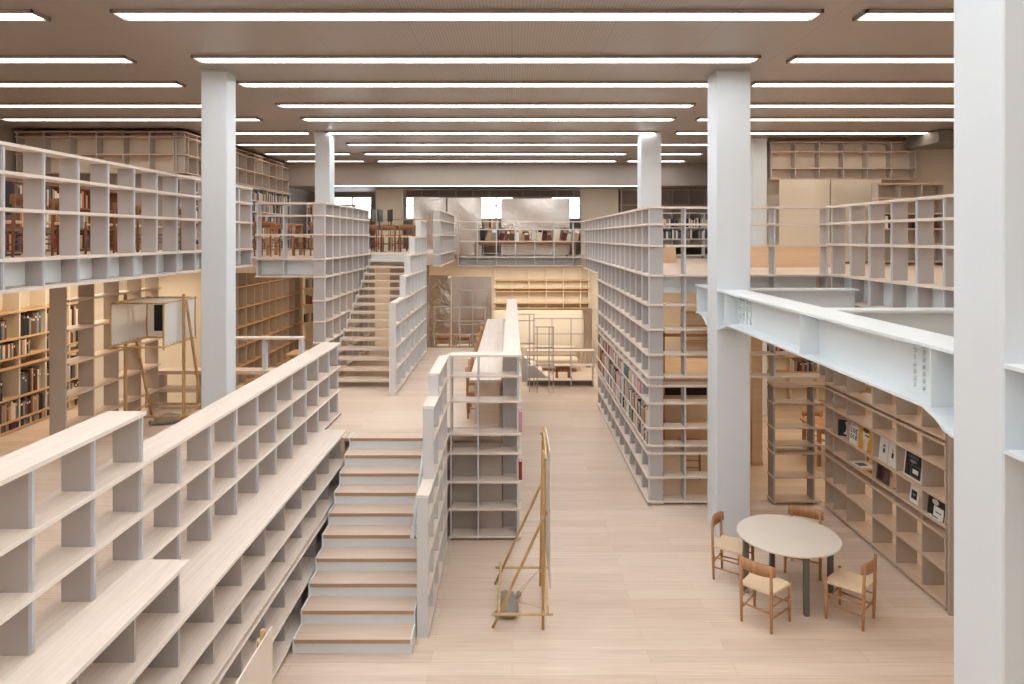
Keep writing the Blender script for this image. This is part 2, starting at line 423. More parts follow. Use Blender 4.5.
# ------------------------------------------------------------------ ceiling lights
ROWS = [7.55, 9.42, 10.95, 12.72, 14.2, 16.05, 18.05, 20.1, 22.0]
NEAR = [5.75, 4.0, 2.2, 0.4, -1.4, -3.2, -4.9]  # unseen rows; those behind the viewpoint added for more front light
def strip(x0, x1, y, label, group, w=0.3, mat='light_diffuser'):
    r = thing('ceiling_light', label, 'ceiling light', ((x0 + x1) / 2, y, CZ), group)
    m = MB(); m.box(x0 + .06, x1 - .06, y - w / 2 + .03, y + w / 2 - .03, CZ - .03, CZ - .012, mat); m.build('diffuser', r)
    m = MB(); t = .025
    m.box(x0, x1, y - w / 2, y - w / 2 + t, CZ - .04, CZ - .001, 'bulkhead'); m.box(x0, x1, y + w / 2 - t, y + w / 2, CZ - .04, CZ - .001, 'bulkhead')
    m.box(x0, x0 + t, y - w / 2, y + w / 2, CZ - .04, CZ - .001, 'bulkhead'); m.box(x1 - t, x1, y - w / 2, y + w / 2, CZ - .04, CZ - .001, 'bulkhead')
    m.build('frame', r)
for i, y in enumerate(ROWS):
    nm = ORD[i]
    strip(-4.36, 3.38, y, 'long white ceiling strip over the stairs, %s row counted into the room' % nm, 'ceiling light strips')
    xr = [-5.2, -5.26, -5.3, -5.3, -5.24, -4.75, -4.75, -4.75, -4.75][i]
    xl = -10.6 if y < 15 else -7.3
    strip(xl, xr, y, 'white ceiling strip over the gallery with railing, %s row counted into the room' % nm, 'ceiling light strips', mat='light_side')
    if y < 17:
        strip(3.84, 10.0, y, 'white ceiling strip over the steel beams, %s row counted into the room' % nm, 'ceiling light strips', mat='light_side')
    else:
        strip(3.7, 5.6, y, 'short white ceiling strip beyond the far column, %s row counted into the room' % nm, 'ceiling light strips')
for i, y in enumerate(NEAR):
    for x0, x1, s_ in ((-4.36, 3.38, 'middle'), (-10.6, -5.2, 'gallery'), (3.84, 10.0, 'beam')):
        strip(x0, x1, y, 'white ceiling strip above the viewpoint, %s row on the %s side' % (ORD[i], s_), 'ceiling light strips', mat='light_diffuser' if s_ == 'middle' else 'light_side')

# ------------------------------------------------------------------ stepped shelf wall beside the stairs
XA = -2.79
UA = [11.08] + [10.55 - .594 * (k - .02 * k / 15) for k in range(14)]
lattice('bookcase', 'long empty pale shelf wall that steps down beside the raised floor', 'bookcase', 'y', XA, 2.45, 11.1, 0.30, +1,
        [.1, .48, .86, 1.235, 1.61, 1.99, 2.36, 2.735, (3.12, 2.45, 5.2)], [(a, 0.0, None) for a in UA] , 0.0, 'stepped shelves by the lower stairs', ut=.024, sub=True, setback=.03, inset=.05, edge='edge_light', th=.03)
UB = [9.75] + [9.12 - .585 * k for k in range(12)]
lattice('bench_shelf', 'low pale bench shelf running along the lower stairs', 'bookcase', 'y', -2.37, 2.5, 9.775, 0.36, +1,
        [.1, .46, .87, .95, 1.29, 1.69, (2.08, 2.5, 5.0)], [(a, 0.0, None) for a in UB], 0.0, 'stepped shelves by the lower stairs', setback=.08, ut=.024, th=.03, sub=True, edge='edge_light', div='divider', strip='divider')

# ------------------------------------------------------------------ lower stairs
R1, T1, Y1 = 0.156, 0.281, 7.283
st = thing('staircase', 'lower flight of closed oak stairs with white risers', 'stairs', (-1.7, 8.5, 0))
XL, XR = -2.325, -1.085
for k in range(1, 11):
    y = Y1 + (k - 1) * T1; z = k * R1
    m = MB(); d = T1 + .02 if k < 10 else .30
    m.box(XL if k < 10 else -2.40, XR, y, y + d, z - .042, z, 'tread_wood', front='edge_wood'); m.build('tread', st)
    m = MB(); m.box(XL, XR, y + .018, y + .034, (k - 1) * R1, z - .042, 'riser_white'); m.build('riser', st)
for xs in (XL - .014, XR):
    pts = [(Y1, 0)]
    for k in range(1, 11):
        y = Y1 + (k - 1) * T1
        pts += [(y - .004, k * R1 + .012), (y + T1 - .004, k * R1 + .012)]
    pts += [(Y1 + 10 * T1 - .004, 1.30), (Y1 + .5, 0)]
    # drop the duplicate first corner height
    m = MB(); m.prism(pts, 'x', xs, xs + .014, 'riser_white'); m.build('stringer', st)
hr = thing('handrail', 'thin white handrail on the inner side of the stepped shelf parapet', 'handrail', (-1.12, 8.4, 0.3))
m = MB(); m.tube((-1.13, 7.69, 1.05), (-1.13, 9.95, 2.5), .022, 'white_steel'); m.build('rail', hr)
for y in (7.75, 8.6, 9.4):
    m = MB(); z = 1.05 + (y - 7.69) * 1.45 / 2.26; m.tube((-1.13, y, z), (-1.06, y, z - .05), .012, 'white_steel', 6); m.tube((-1.13, y, z), (-1.13, y, z - .04), .016, 'white_steel', 6); m.build('bracket', hr)

# ------------------------------------------------------------------ stepped parapet C and cross shelf E
LV = [.07, .48, .89, 1.30, 1.58]
lattice('shelf_parapet', 'narrow stepped shelf parapet climbing beside the lower stairs', 'bookcase', 'y', -0.92, 7.6, 9.98, 0.14, +1,
        LV + [(2.05, 8.13, 9.98), (2.44, 8.13, 9.98), (2.72, 8.67, 9.98)],
        [(7.6, 0.0, 1.56), (8.12, 0, 2.42), (8.66, 0, 2.70), (9.24, 0, 2.7), (9.82, 0, 2.7)], 0.0, setback=.012, th=.028, ut=.05, div='panel_white', strip='panel_white',
        backs=[(7.6, 8.1, 0, 1.55, 'panel_white'), (8.1, 8.66, 0, 2.41, 'panel_white'), (8.66, 9.98, 0, 2.69, 'panel_white')], ov=.015)
E = lattice('bookcase', 'open cross shelf at the end of the landing, red book spines at its end', 'bookcase', 'x', 10.0, -0.905, 0.12, 0.28, -1,
        [.07, .47, .87, 1.29, 1.57, 2.05, 2.42, 2.72], [(-.895, 0, None), (-.497, 0, None), (.085, 0, None)], 0.0, ov=.018, th=.03,
        backs=[(-.9, -.15, 0, 1.35, 'divider_shade', .0)])
# spine shelf with counter behind E
lattice('bookcase', 'long white topped spine shelf running away along the landing edge', 'bookcase', 'y', 0.13, 10.32, 18.95, 0.27, +1,
        [.07, .47, .87, 1.29, 1.57, 2.05, 2.42, 2.715], [10.34] + rng(10.95, .6, 14), 0.0, ov=.0,
        backs=[(10.33, 18.9, 0.05, 2.66, 'divider')])
ct = thing('counter_table', 'long white counter along the spine shelf on the landing', 'table', (-.4, 14.4, MID))
m = MB(); m.box(-.66, -.165, 10.5, 18.3, 2.21, 2.25, 'pale_wood_y'); m.build('table_top', ct)
for y in (10.56, 13.1, 15.7, 17.6):
    m = MB(); m.box(-.58, -.19, y, y + .03, MID, 2.21, 'tread_wood'); m.build('support_panel', ct)

# ------------------------------------------------------------------ upper stairs with parapet and towers
R2, T2, Y2 = .1545, .283, 13.1
us = thing('staircase', 'upper flight of open stairs with white plate treads', 'stairs', (-2.9, 15.2, MID))
UXL, UXR = -3.56, -2.265
for k in range(1, 16):
    y = Y2 + (k - 1) * T2; z = MID + k * R2
    m = MB(); m.box(UXL, UXR, y, y + T2 + .03, z - .045, z, 'tread_wood', front='pale_wood_x'); m.build('tread', us)
for xs in (UXL - .025, UXR):
    up = []; lo = []
    for k in range(1, 16):
        y = Y2 + (k - 1) * T2; z = MID + k * R2
        up += [(y, z - R2 + .0), (y, z + .012), ] 
    pts = []
    for k in range(1, 16):
        y = Y2 + (k - 1) * T2; z = MID + k * R2
        pts += [(y - .012, z + .015), (y + T2 - .012, z + .015)]
    low = []
    for k in range(15, 0, -1):
        y = Y2 + (k - 1) * T2; z = MID + k * R2
        low += [(y + T2 + .012, z - .06 if k < 15 else z - .15), (y + .012, z - .06)]
    pts = [(Y2 - .012, MID)] + pts + low + [(Y2 + .012, MID)]
    m = MB(); m.prism(pts, 'x', xs, xs + .02, 'white_steel'); m.build('stringer', us)
m = MB(); m.box(UXL - .03, UXR, 17.40, 17.42, 3.74, 3.99, 'white_steel'); m.box(UXL - .03, UXR, 17.38, 17.455, 3.99, 4.03, 'pale_wood_x'); m.build('stair_head', us)

lattice('shelf_parapet', 'tall stepped shelf parapet climbing beside the open upper stairs', 'bookcase', 'y', -2.11, 12.46, 16.95, 0.134, +1,
        [1.64, 2.05, 2.45, 2.85, 3.25, (3.67, 13.64, 16.95), (4.07, 14.24, 16.95), (4.46, 14.86, 16.95), (4.85, 15.9, 16.95)],
        [(12.47 + .575 * k, MID, None) for k in range(2)] + [(13.64, MID, 3.65), (14.24, MID, 4.05), (14.86, MID, 4.44), (15.38, MID, 4.44), (15.91, MID, 4.83), (16.43, MID, 4.83), (16.93, MID, 4.83)],
        MID, setback=.01, th=.03, ut=.04, div='panel_white', strip='panel_white',
        backs=[(12.46, 13.64, MID, 3.23, 'panel_white'), (13.64, 14.24, MID, 3.65, 'panel_white'), (14.24, 14.86, MID, 4.05, 'panel_white'), (14.86, 15.9, MID, 4.44, 'panel_white'), (15.9, 16.95, MID, 4.83, 'panel_white')], ov=.012)

GL = [5.13, 4.885, 4.51, 4.03, 3.685, 3.22, 2.81, 2.4, 2.0, 1.63]
lattice('bookcase', 'pale shelf tower standing along the open side of the upper stairs', 'bookcase', 'y', -3.62, 13.32, 17.38, 0.26, +1,
        GL, [(13.34 + .577 * k, 0.0, None) for k in range(8)], 0.0, ov=.02, th=.03)
lattice('shelf_railing', 'short open shelf railing between the gallery and the stair tower', 'railing', 'x', 13.42, -5.03, -3.95, 0.25, -1,
        [5.13, 4.885, 4.51, 4.03, 3.685], [(-5.02, 3.68, None), (-4.5, 3.68, None)], 3.65, th=.03, ov=.02,
        backs=[(-5.03, -3.9, 3.7, 3.99, 'white_steel')])
# J : guard shelf at the stair head
lattice('shelf_railing', 'pale upright shelf railing block at the head of the stairs', 'railing', 'y', -1.775, 17.05, 21.4, 0.2, +1,
        [5.13, 4.885, 4.51, 4.03, 3.74], [(17.06 + .6 * k, 3.72, None) for k in range(8)], 3.71, th=.03, ut=.03, strip='divider')

# ------------------------------------------------------------------ gallery railings
LG = [5.40, 5.113, 4.744, 4.233, 3.92]
lattice('shelf_railing', 'long open shelf railing of the upper gallery above the bamboo lantern', 'railing', 'y', -5.05, 2.5, 13.3, 0.25, +1,
        LG, [(6.82 + .59 * k, 3.91, None) for k in range(-7, 12)], 3.9, th=.035, ut=.022,
        backs=[(2.5, 13.3, 3.93, 4.19, 'white_steel')])
RG = [4.96, 4.687, 4.346, 3.85, 3.45]
lattice('shelf_railing', 'open shelf railing of the upper floor above the magazine shelves', 'railing', 'y', 5.19, 2.6, 11.28, 0.25, -1,
        RG, [2.9, 3.5, 4.1, 4.7, 5.3, 5.9, 6.5, 7.07, 7.66, 8.25, 8.81, 9.39, 9.97, 10.53, 11.15], 3.42, th=.035,
        backs=[(2.6, 11.28, 3.46, 3.80, 'white_steel')])
lattice('shelf_railing', 'thin shelf railing across the far upper gallery', 'railing', 'x', 21.5, -1.74, 2.22, 0.26, -1,
        [4.95, 4.70, 4.327, 3.825, 3.55], [(-1.7 + .605 * k, 3.54, None) for k in range(7)], 3.52, th=.03, ut=.03, ov=.0,
        backs=[(-1.74, 2.2, 3.56, 3.79, 'grey_beam')])

# ------------------------------------------------------------------ tall tower G2 with its front return
TL = [.07, .47, .87, 1.0, 1.29, 1.70, 1.99, 2.135, 2.51, 2.925, 3.337]
UT = [11.36 + .61 * k for k in range(12)]
lattice('bookcase', 'very tall pale shelf tower filled with books along its lower rows', 'bookcase', 'y', 2.235, 11.33, 18.15, 0.28, -1,
        TL + [3.826, (4.317, 11.33, 18.15), 4.675, 4.957], [(a, .0, None) for a in UT], 0.0, th=.032, ov=.018, setback=.035)
lattice('shelf_railing', 'shelf railing continuing from the tall tower to the far gallery', 'railing', 'y', 2.235, 18.19, 21.46, 0.26, -1,
        [4.957, 4.675, 4.317, 3.826, 3.5], [(18.7 + .6 * k, 3.49, None) for k in range(5)], 3.48, th=.032, ov=.0)
lattice('bookcase', 'open front return of the tall tower, lower part, beside the column', 'bookcase', 'x', 11.33, 2.54, 3.62, 0.28, -1,
        TL[:7], [(2.88, 0, None), (3.58, 0, None)], 0.0, th=.03, ov=.015, backs=[(2.54, 2.86, 0.08, .86, 'tan_panel')])
lattice('bookcase', 'open front return below the gallery beside the magazine shelves', 'bookcase', 'x', 11.33, 4.33, 5.14, 0.28, -1,
        TL[:7], [(4.36, 0, None), (5.02, 0, None)], 0.0, th=.03, ov=.0, div='upright_dark', strip='divider_shade', wood_mat='shelf_oak_x')
lattice('shelf_railing', 'open shelf grid spanning over the doorway behind the round table', 'railing', 'x', 11.33, 2.54, 5.3, 0.28, -1,
        [2.135, 2.51, 2.925, 3.337, 3.826, 4.317, 4.675, 4.957], [(2.88, 2.12, None), (3.62, 2.12, None), (4.37, 2.12, None), (5.24, 2.12, None)], 2.1, th=.03, ov=.0,
        backs=[(2.54, 5.16, 3.5, 3.79, 'white_steel')])
# magazine bookcase under the gallery
ML = [.07, .485, .89, 1.01, 1.305, 1.70, 1.99, 2.06, 2.5, 2.93, 3.36]
lattice('bookcase', 'open oak shelf wall with magazines standing on it', 'bookcase', 'y', 5.15, 8.12, 11.3, 0.30, -1,
        ML, [(8.14, 0, None), (8.61, 0, None), (9.19, 0, None), (9.79, 0, None), (10.54, 0, None), (10.98, 0, None), (11.27, 0, None)], 0.0, th=.032, div='panel_taupe', strip='panel_taupe', ov=.0, wood_mat='shelf_oak')
m = MB(); m.box(5.14, 5.47, 8.02, 8.06, 0, 3.4, 'panel_taupe'); e_ = m.build('end_panel', None, (5.3, 8.04, 0)); tag(e_, 'tall plain grey panel closing the near end of the magazine shelves', 'panel')

# ------------------------------------------------------------------ lower shelving at the lantern side
LL = [1.6, 1.74, 2.07, 2.53, 2.67, 2.95, 3.35]
UL = [10.27 + .58 * k for k in range(-6, 4)]
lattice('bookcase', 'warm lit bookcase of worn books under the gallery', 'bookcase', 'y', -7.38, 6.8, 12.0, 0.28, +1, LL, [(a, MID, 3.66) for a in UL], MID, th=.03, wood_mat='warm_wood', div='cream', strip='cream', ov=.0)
L2L = [1.6, 1.93, 2.34, 2.77, 3.22, 3.61]
lattice('bookcase', 'open grey brown shelf screen standing in front of the bookcases', 'bookcase', 'y', -5.87, 9.0, 11.42, 0.25, +1,
        [(z, 9.06, 11.42) for z in (1.6, 1.93, 2.34, 2.77, 3.22, 3.61)],
        [(a, MID, 3.86) for a in (9.04, 9.64, 10.24, 10.86, 11.39)], MID, th=.03, div='panel_taupe', strip='panel_taupe', ov=.0, setback=.03, wood_mat='shelf_oak')
lattice('bookcase', 'low shelf ledge at the edge of the raised floor beside the column', 'bookcase', 'x', 11.47, -6.0, -3.6, 0.3, -1,
        [1.6, 1.9, 2.2], [(-5.95, MID, None), (-5.3, MID, None), (-4.75, MID, None), (-4.15, MID, None), (-3.62, MID, None)], MID, th=.06, div='panel_taupe', strip='panel_taupe', ov=.0, wood_mat='shelf_oak_x')
gr = thing('guard_rail', 'white post and rail barrier on the low shelf ledge by the column', 'railing', (-4.3, 11.62, 2.2))
m = MB(); m.box(-5.0, -3.55, 11.52, 11.72, 2.72, 2.75, 'pale_wood_x'); m.build('rail', gr)
for x in (-4.95, -4.2, -3.58):
    m = MB(); m.box(x - .03, x + .03, 11.56, 11.68, 2.2, 2.72, 'steel_strip'); m.build('post', gr)
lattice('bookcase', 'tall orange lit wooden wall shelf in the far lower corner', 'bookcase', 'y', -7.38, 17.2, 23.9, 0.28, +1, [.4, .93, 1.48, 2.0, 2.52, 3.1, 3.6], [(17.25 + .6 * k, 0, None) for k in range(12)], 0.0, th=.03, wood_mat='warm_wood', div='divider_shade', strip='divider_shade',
        backs=[(17.2, 23.9, .1, 3.6, 'tan_panel')], ov=.0)
lattice('bookcase', 'narrow dark filled bookcase at the end of the orange lit shelves', 'bookcase', 'x', 22.8, -7.0, -5.6, 0.28, -1, [.4, 1.0, 1.6, 2.2, 2.75, 3.3], [-6.98, -6.3, -5.62], 0.0, th=.03, wood_mat='warm_wood', div='cream', strip='cream', ov=.0)
# high hung grids
def hung(label, axis, front, a0, a1, sgn, levels, ups, mat='cream', back='plaster', dm='divider_shade'):
    lattice('wall_shelf', label, 'shelf', axis, front, a0, a1, .28, sgn, levels, ups, min(levels), th=.025, ut=.03, div=dm, strip='divider_shade', wood_mat='shelf_oak_x' if axis == 'x' else 'shelf_oak', ov=.0, backs=[(a0, a1, min(levels), max(levels), back)])
hung('high wall shelf grid above the gallery, facing the hall', 'x', 15.42, -11.25, -7.42, -1, [6.84, 6.73, 6.33, 5.92], [-11.2 + .6 * k for k in range(7)])
hung('high wall shelf grid running back above the upper bookcases', 'y', -7.4, 15.44, 23.0, 1, [6.84, 6.73, 6.33, 5.92], [15.5 + .6 * k for k in range(13)])
hung('high wall shelf grid above the polished panels', 'x', 16.95, 6.43, 10.05, -1, [6.82, 6.58, 6.17, 5.9], [6.45 + .597 * k for k in range(7)])
hung('narrow shelf grid above the rear windows', 'x', 24.2, -3.85, 2.42, -1, [6.14, 5.88], [-3.8 + .6 * k for k in range(11)], back='bulkhead')
hung('high shelf grid on the rear wall beyond the far column', 'x', 24.2, 3.85, 7.2, -1, [6.14, 5.6, 5.1, 4.6, 4.1], [3.9 + .6 * k for k in range(6)], back='bulkhead')

# wall-mounted shelves under the far gallery
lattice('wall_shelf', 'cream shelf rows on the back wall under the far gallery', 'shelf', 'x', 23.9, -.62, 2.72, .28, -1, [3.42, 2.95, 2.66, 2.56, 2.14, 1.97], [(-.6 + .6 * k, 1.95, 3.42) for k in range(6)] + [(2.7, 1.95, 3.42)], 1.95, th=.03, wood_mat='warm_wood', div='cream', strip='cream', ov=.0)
m = MB(); m.box(-.62, 2.42, 23.5, 23.55, .5, 1.93, 'cream'); o_ = m.build('display_board', None, (.9, 23.5, 0.0)); tag(o_, 'wide plain cream board below the wall shelves', 'board')
m = MB(); m.box(-.6, -.55, 23.5, 23.55, 0, .5, 'cream'); m.box(2.35, 2.4, 23.5, 23.55, 0, .5, 'cream'); m.build('leg', o_, (.9, 23.5, 0.0))

# ------------------------------------------------------------------ low lattice fence + ramp stair at far hall
def wire_rail(label, x0, x1, y, z0, zs, posts, mat='rail_taupe', axis='x', t=.014):
    r = thing('guard_rail', label, 'railing', ((x0 + x1) / 2, y, z0))
    for z in zs:
        m = MB(); m.box(x0, x1, y - t, y + t, z - t, z + t, mat); m.build('rail', r)
    for x in posts:
        m = MB(); m.box(x - t, x + t, y - t, y + t, z0, max(zs), mat); m.build('post', r)
    return r
lattice('shelf_railing', 'low open lattice fence across the lower hall', 'railing', 'x', 20.3, .45, 2.45, .28, -1, [1.07, .63, .2], [.46, 1.11, 1.76, 2.42], 0.0, th=.025, ut=.03, ov=.0, backs=[(.45, 2.45, 0, .17, 'kick')])
wire_rail('lattice guard rail at the back end of the landing', -2.05, -.68, 17.83, MID, [MID + 1.06, MID + .7, MID + .35, MID + .04], [-2.03, -1.36, -.7])
wire_rail('higher lattice rail in front of the crumpled silver sheet', -1.6, -.65, 19.9, 0, [2.9, 2.4, 1.9, 1.4], [-1.55, -1.15, -.67])
wire_rail('low stepped lattice rail of the far steps, tall section', .05, .65, 19.6, 0, [2.23, 2.05, 1.4, .95], [.5, .63])
wire_rail('low stepped lattice rail of the far steps, lower section', .66, 1.2, 19.5, 0, [1.88, 1.3, .8], [.72, 1.06, 1.18])
wire_rail('thin lattice rail before the cream board', .7, 2.45, 22.2, 0, [1.8, 1.3, .82], [1.3, 1.92])
sd = thing('staircase', 'short far steps with grey side going up to the landing', 'stairs', (.6, 21.5, 0))
m = MB(); m.prism([(.3, 0), (1.12, 0), (1.12, .1), (.3, .82)], 'y', 21.0, 21.04, 'grey_beam'); m.build('stringer', sd)
for k in range(4):
    m = MB(); m.box(.3, .34 + .2 * (4 - k), 21.05, 21.9, .16 * k, .16 * (k + 1), 'pale_wood_x'); m.build('tread', sd)

# silver sheets
def sheet_panel(label, x0, x1, y, z0, z1, mat, stand='kick'):
    r = thing('silver_panel', label, 'panel', ((x0 + x1) / 2, y, z0), 'polished metal sheets')
    m = MB()
    n = 14; k = m.slot(mat); base = len(m.v)
    for j in range(7):
        for i in range(n + 1):
            u = i / n; v_ = j / 6
            m.v.append((x0 + (x1 - x0) * u, y + .025 * math.sin(u * 7 + j * .7) * math.cos(v_ * 5), z0 + .04 + (z1 - z0 - .04) * v_))
    for j in range(6):
        for i in range(n):
            a = base + j * (n + 1) + i
            m.face((a, a + 1, a + n + 2, a + n + 1), k, True)
    bk = len(m.v)
    m.box(x0 + .02, x1 - .02, y + .04, y + .06, z0 + .04, z1 - .02, stand)
    m.build('sheet', r)
    for x in (x0 + .1, x1 - .1):
        b_ = MB(); b_.box(x - .03, x + .03, y - .12, y + .25, z0, z0 + .04, stand); b_.build('foot', r)
sheet_panel('upright silver sheet beside the stair head railing block', -3.33, -2.22, 23.0, 3.8, 5.77, 'polished_sheet')
sheet_panel('upright silver sheet with dull reflections beside the window', -2.18, -1.02, 23.1, 3.8, 5.77, 'polished_sheet')
sheet_panel('widest silver sheet behind the leaning magazines', -.37, 1.95, 23.1, 3.8, 5.75, 'polished_sheet')
sheet_panel('crumpled silver sheet under the far gallery', -2.75, -1.85, 20.6, 0, 3.3, 'crumpled_sheet')
sheet_panel('tall smooth silver sheet under the far gallery', -1.83, -.62, 20.7, 0, 3.25, 'polished_sheet')
sheet_panel('narrow brown silver sheet next to the cream board', 2.46, 2.74, 23.4, 0, 2.0, 'crumpled_sheet')
sheet_panel('wide polished panel under the high shelf grid', 6.55, 7.8, 16.75, 3.8, 5.86, 'glossy_panel', 'plywood')
sheet_panel('second polished panel under the high shelf grid', 7.82, 9.05, 16.75, 3.8, 5.86, 'glossy_panel', 'plywood')

# ------------------------------------------------------------------ round table and woven-seat chairs
TX, TY = 3.46, 8.56
tb = thing('round_table', 'round pale grey table on four dark square legs', 'table', (TX, TY, 0))
m = MB()
prof = [(.0, .585), (.15, .61), (.5, .615), (.85, .61), (1, .605)]
m.tube((TX, TY, .70), (TX, TY, .728), .61, 'linoleum', 64, rings=prof); m.build('table_top', tb)
for a in (0, 90, 180, 270):
    dx, dy = math.cos(math.radians(a)), math.sin(math.radians(a)); lx, ly = TX + dx * .53, TY + dy * .53
    m = MB(); m.box(lx - .03, lx + .03, ly - .03, ly + .03, 0, .70, 'table_leg'); m.build('leg', tb, bevel=.004)
m = MB(); m.tube((TX, TY, .66), (TX, TY, .70), .45, 'table_leg', 40); m.build('apron_ring', tb)

def make_chair(label, loc, face, group, mat='oak'):
    """face: direction the sitter looks (radians, angle of the local +Y axis from world +X)."""
    r = thing('dining_chair', label, 'chair', (0, 0, 0), group)
    bw, fw, yb, yf = .178, .213, -.19, .19
    for s_ in (-1, 1):
        m = MB(); m.tube((s_ * bw, yb - .012, 0), (s_ * bw * 1.02, yb - .03, .755), .0155, mat, 8, rings=[(0, .015), (.3, .0195), (.6, .02), (1, .016)]); m.build('leg', r)
        m = MB(); m.tube((s_ * fw, yf, 0), (s_ * fw, yf, .468), .0165, mat, 8, rings=[(0, .0155), (.4, .02), (1, .019)]); m.build('leg', r)
        for z in (.16, .29):
            m = MB(); m.tube((s_ * bw, yb - .014, z), (s_ * fw, yf, z), .011, mat, 6); m.build('stretcher', r)
    m = MB(); m.tube((-fw, yf, .22), (fw, yf, .22), .011, mat, 6); m.build('stretcher', r)
    m = MB(); m.tube((-bw, yb - .016, .22), (bw, yb - .016, .22), .011, mat, 6); m.build('stretcher', r)
    # woven seat: four triangles dipping to the middle, rounded rolled rim
    m = MB(); k = m.slot('paper_cord')
    pts = [(-bw - .012, yb - .01), (bw + .012, yb - .01), (fw + .012, yf + .012), (-fw - .012, yf + .012)]
    def ring(sc, z):
        n = len(m.v); m.v += [(p[0] * sc, p[1] * sc, z) for p in pts]; return n
    a = ring(.98, .415); b_ = ring(1.02, .43); c = ring(1.0, .447); d = ring(.8, .448)
    n = len(m.v); m.v.append((0, 0, .434)); m.v.append((0, 0, .412))
    for q0, q1 in ((a, b_), (b_, c), (c, d)):
        for i in range(4): m.face((q0 + i, q0 + (i + 1) % 4, q1 + (i + 1) % 4, q1 + i), k)
    for i in range(4):
        m.face((d + i, d + (i + 1) % 4, n), k); m.face((a + (i + 1) % 4, a + i, n + 1), k)
    m.build('seat', r)
    # curved back plank
    m = MB(); k = m.slot(mat); N = 10; th = .016; base = 0
    for i in range(N + 1):
        u = -1 + 2 * i / N; x = u * (bw + .045); y = yb - .052 + .05 * (u * u) - .0; cut = .018 * (u ** 4)
        for (yy, zz) in ((y, .625 + cut), (y + th, .625 + cut), (y + th - .006, .765 - cut), (y - .006, .765 - cut)): m.v.append((x, yy - .012, zz))
    for i in range(N):
        o_ = i * 4
        for j in range(4): m.face((o_ + j, o_ + (j + 1) % 4, o_ + 4 + (j + 1) % 4, o_ + 4 + j), k, True)
    m.face((0, 1, 2, 3), k); m.face(tuple(N * 4 + j for j in (3, 2, 1, 0)), k)
    m.build('backrest', r)
    r.location = loc; r.rotation_euler = (0, 0, face - math.pi / 2)
    return r
def face_to(x, y, tx, ty): return math.atan2(ty - y, tx - x)
proto = make_chair('oak chair with woven seat, its back turned to the viewpoint at the round table', (2.93, 7.93, 0), face_to(2.79, 7.795, 3.06, 8.06), 'chairs at the round table')
PD = {}
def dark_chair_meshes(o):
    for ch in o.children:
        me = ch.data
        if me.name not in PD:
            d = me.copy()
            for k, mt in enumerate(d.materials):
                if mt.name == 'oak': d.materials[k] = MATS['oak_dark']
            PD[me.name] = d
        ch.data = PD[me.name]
def chair(label, x, y, z, ang, group, mat=None):
    c = copy_tree(proto)
    if z > 3: dark_chair_meshes(c)
    c['category'] = 'chair'; c['label'] = label; c['group'] = group; c.location = (x, y, z); c.rotation_euler = (0, 0, ang - math.pi / 2)
    return c
chair('oak woven-seat chair standing between the round table and the magazine shelves', 3.95, 7.985, 0, face_to(4.109, 7.863, 3.847, 8.13), 'chairs at the round table')
chair('oak woven-seat chair standing in front of the white column at the round table', 2.89, 8.92, 0, math.atan2(-.5, .74), 'chairs at the round table')
chair('oak woven-seat chair tucked behind the far edge of the round table', 3.90, 9.12, 0, math.atan2(-.36, -.2), 'chairs at the round table')

# chairs along the landing counter
for i, y in enumerate((11.05, 11.8, 12.55, 13.65, 14.4, 15.15, 16.2, 17.0)):
    chair('oak chair tucked under the long landing counter, %s one counted from the cross shelf' % ORD[i], -.50, y, MID, 0.0, 'chairs along the landing counter')

# ------------------------------------------------------------------ bamboo easels
def knot_tube(m, p, q, r, mat, n=6):
    rings = [(0, r)]
    for i in range(1, n):
        t = i / n
        rings += [(t - .012, r), (t, r * 1.16), (t + .012, r)]
    rings.append((1, r * .95))
    m.tube(p, q, r, mat, 8, rings=rings)
def easel(label, mx, loc):
    """built in local coordinates; mx mirrors x. Board plane along Y."""
    r = thing('bamboo_easel', label, 'easel', loc)
    X = lambda v_: mx * v_
    def pole(nm, p, q, mat='bamboo_brown', rad=.0165, n=7):
        m = MB(); knot_tube(m, (loc[0] + X(p[0]), loc[1] + p[1], loc[2] + p[2]), (loc[0] + X(q[0]), loc[1] + q[1], loc[2] + q[2]), rad, mat, n); m.build(nm, r)
    pole('pole', (0, 0, 0), (.005, 0, 2.03), 'bamboo_brown', .017, 9)
    pole('pole', (.01, .97, 0), (.045, .97, 2.03), 'bamboo_brown', .017, 9)
    pole('brace', (-.57, .03, 0), (.04, .035, 1.32)); pole('brace', (-.57, 1.0, .0), (.04, 1.005, 1.32), 'bamboo_brown')
    pole('base_rail', (-.585, -.04, .19), (.11, -.04, .19), 'bamboo_pale'); pole('base_rail', (-.565, 1.035, .2), (.115, 1.035, .2), 'bamboo_pale')
    pole('base_rail', (-.50, -.1, .23), (-.50, 1.12, .23), 'bamboo_pale'); pole('base_rail', (.05, -.1, .225), (.07, 1.1, .225), 'bamboo_pale')
    pole('top_rail', (.035, -.06, 1.95), (.065, 1.06, 1.95), 'bamboo_pale'); pole('upright', (.065, .96, .1), (.065, .96, 1.97), 'bamboo_pale', .012)
    for (x, y, z) in ((0, 0, .2), (.02, .97, .2), (-.5, 0, .21), (-.5, 1.0, .22), (0, 0, 1.26), (.03, .97, 1.26), (.03, .97, 1.95), (.02, 0, 1.95)):
        m = MB(); px, py, pz = loc[0] + X(x), loc[1] + y, loc[2] + z
        m.tube((px, py, pz - .022), (px, py, pz + .022), .0235, 'cord', 8); m.build('lashing', r)
    m = MB(); m.box(loc[0] + X(.074), loc[0] + X(.083), loc[1] - .05, loc[1] + 1.03, loc[2] + .48, loc[2] + 2.02, 'board_white'); m.build('board', r)
    return r
EZ = easel('bamboo easel seen edge on, standing free on the lower floor', 1, (.352, 7.75, 0))
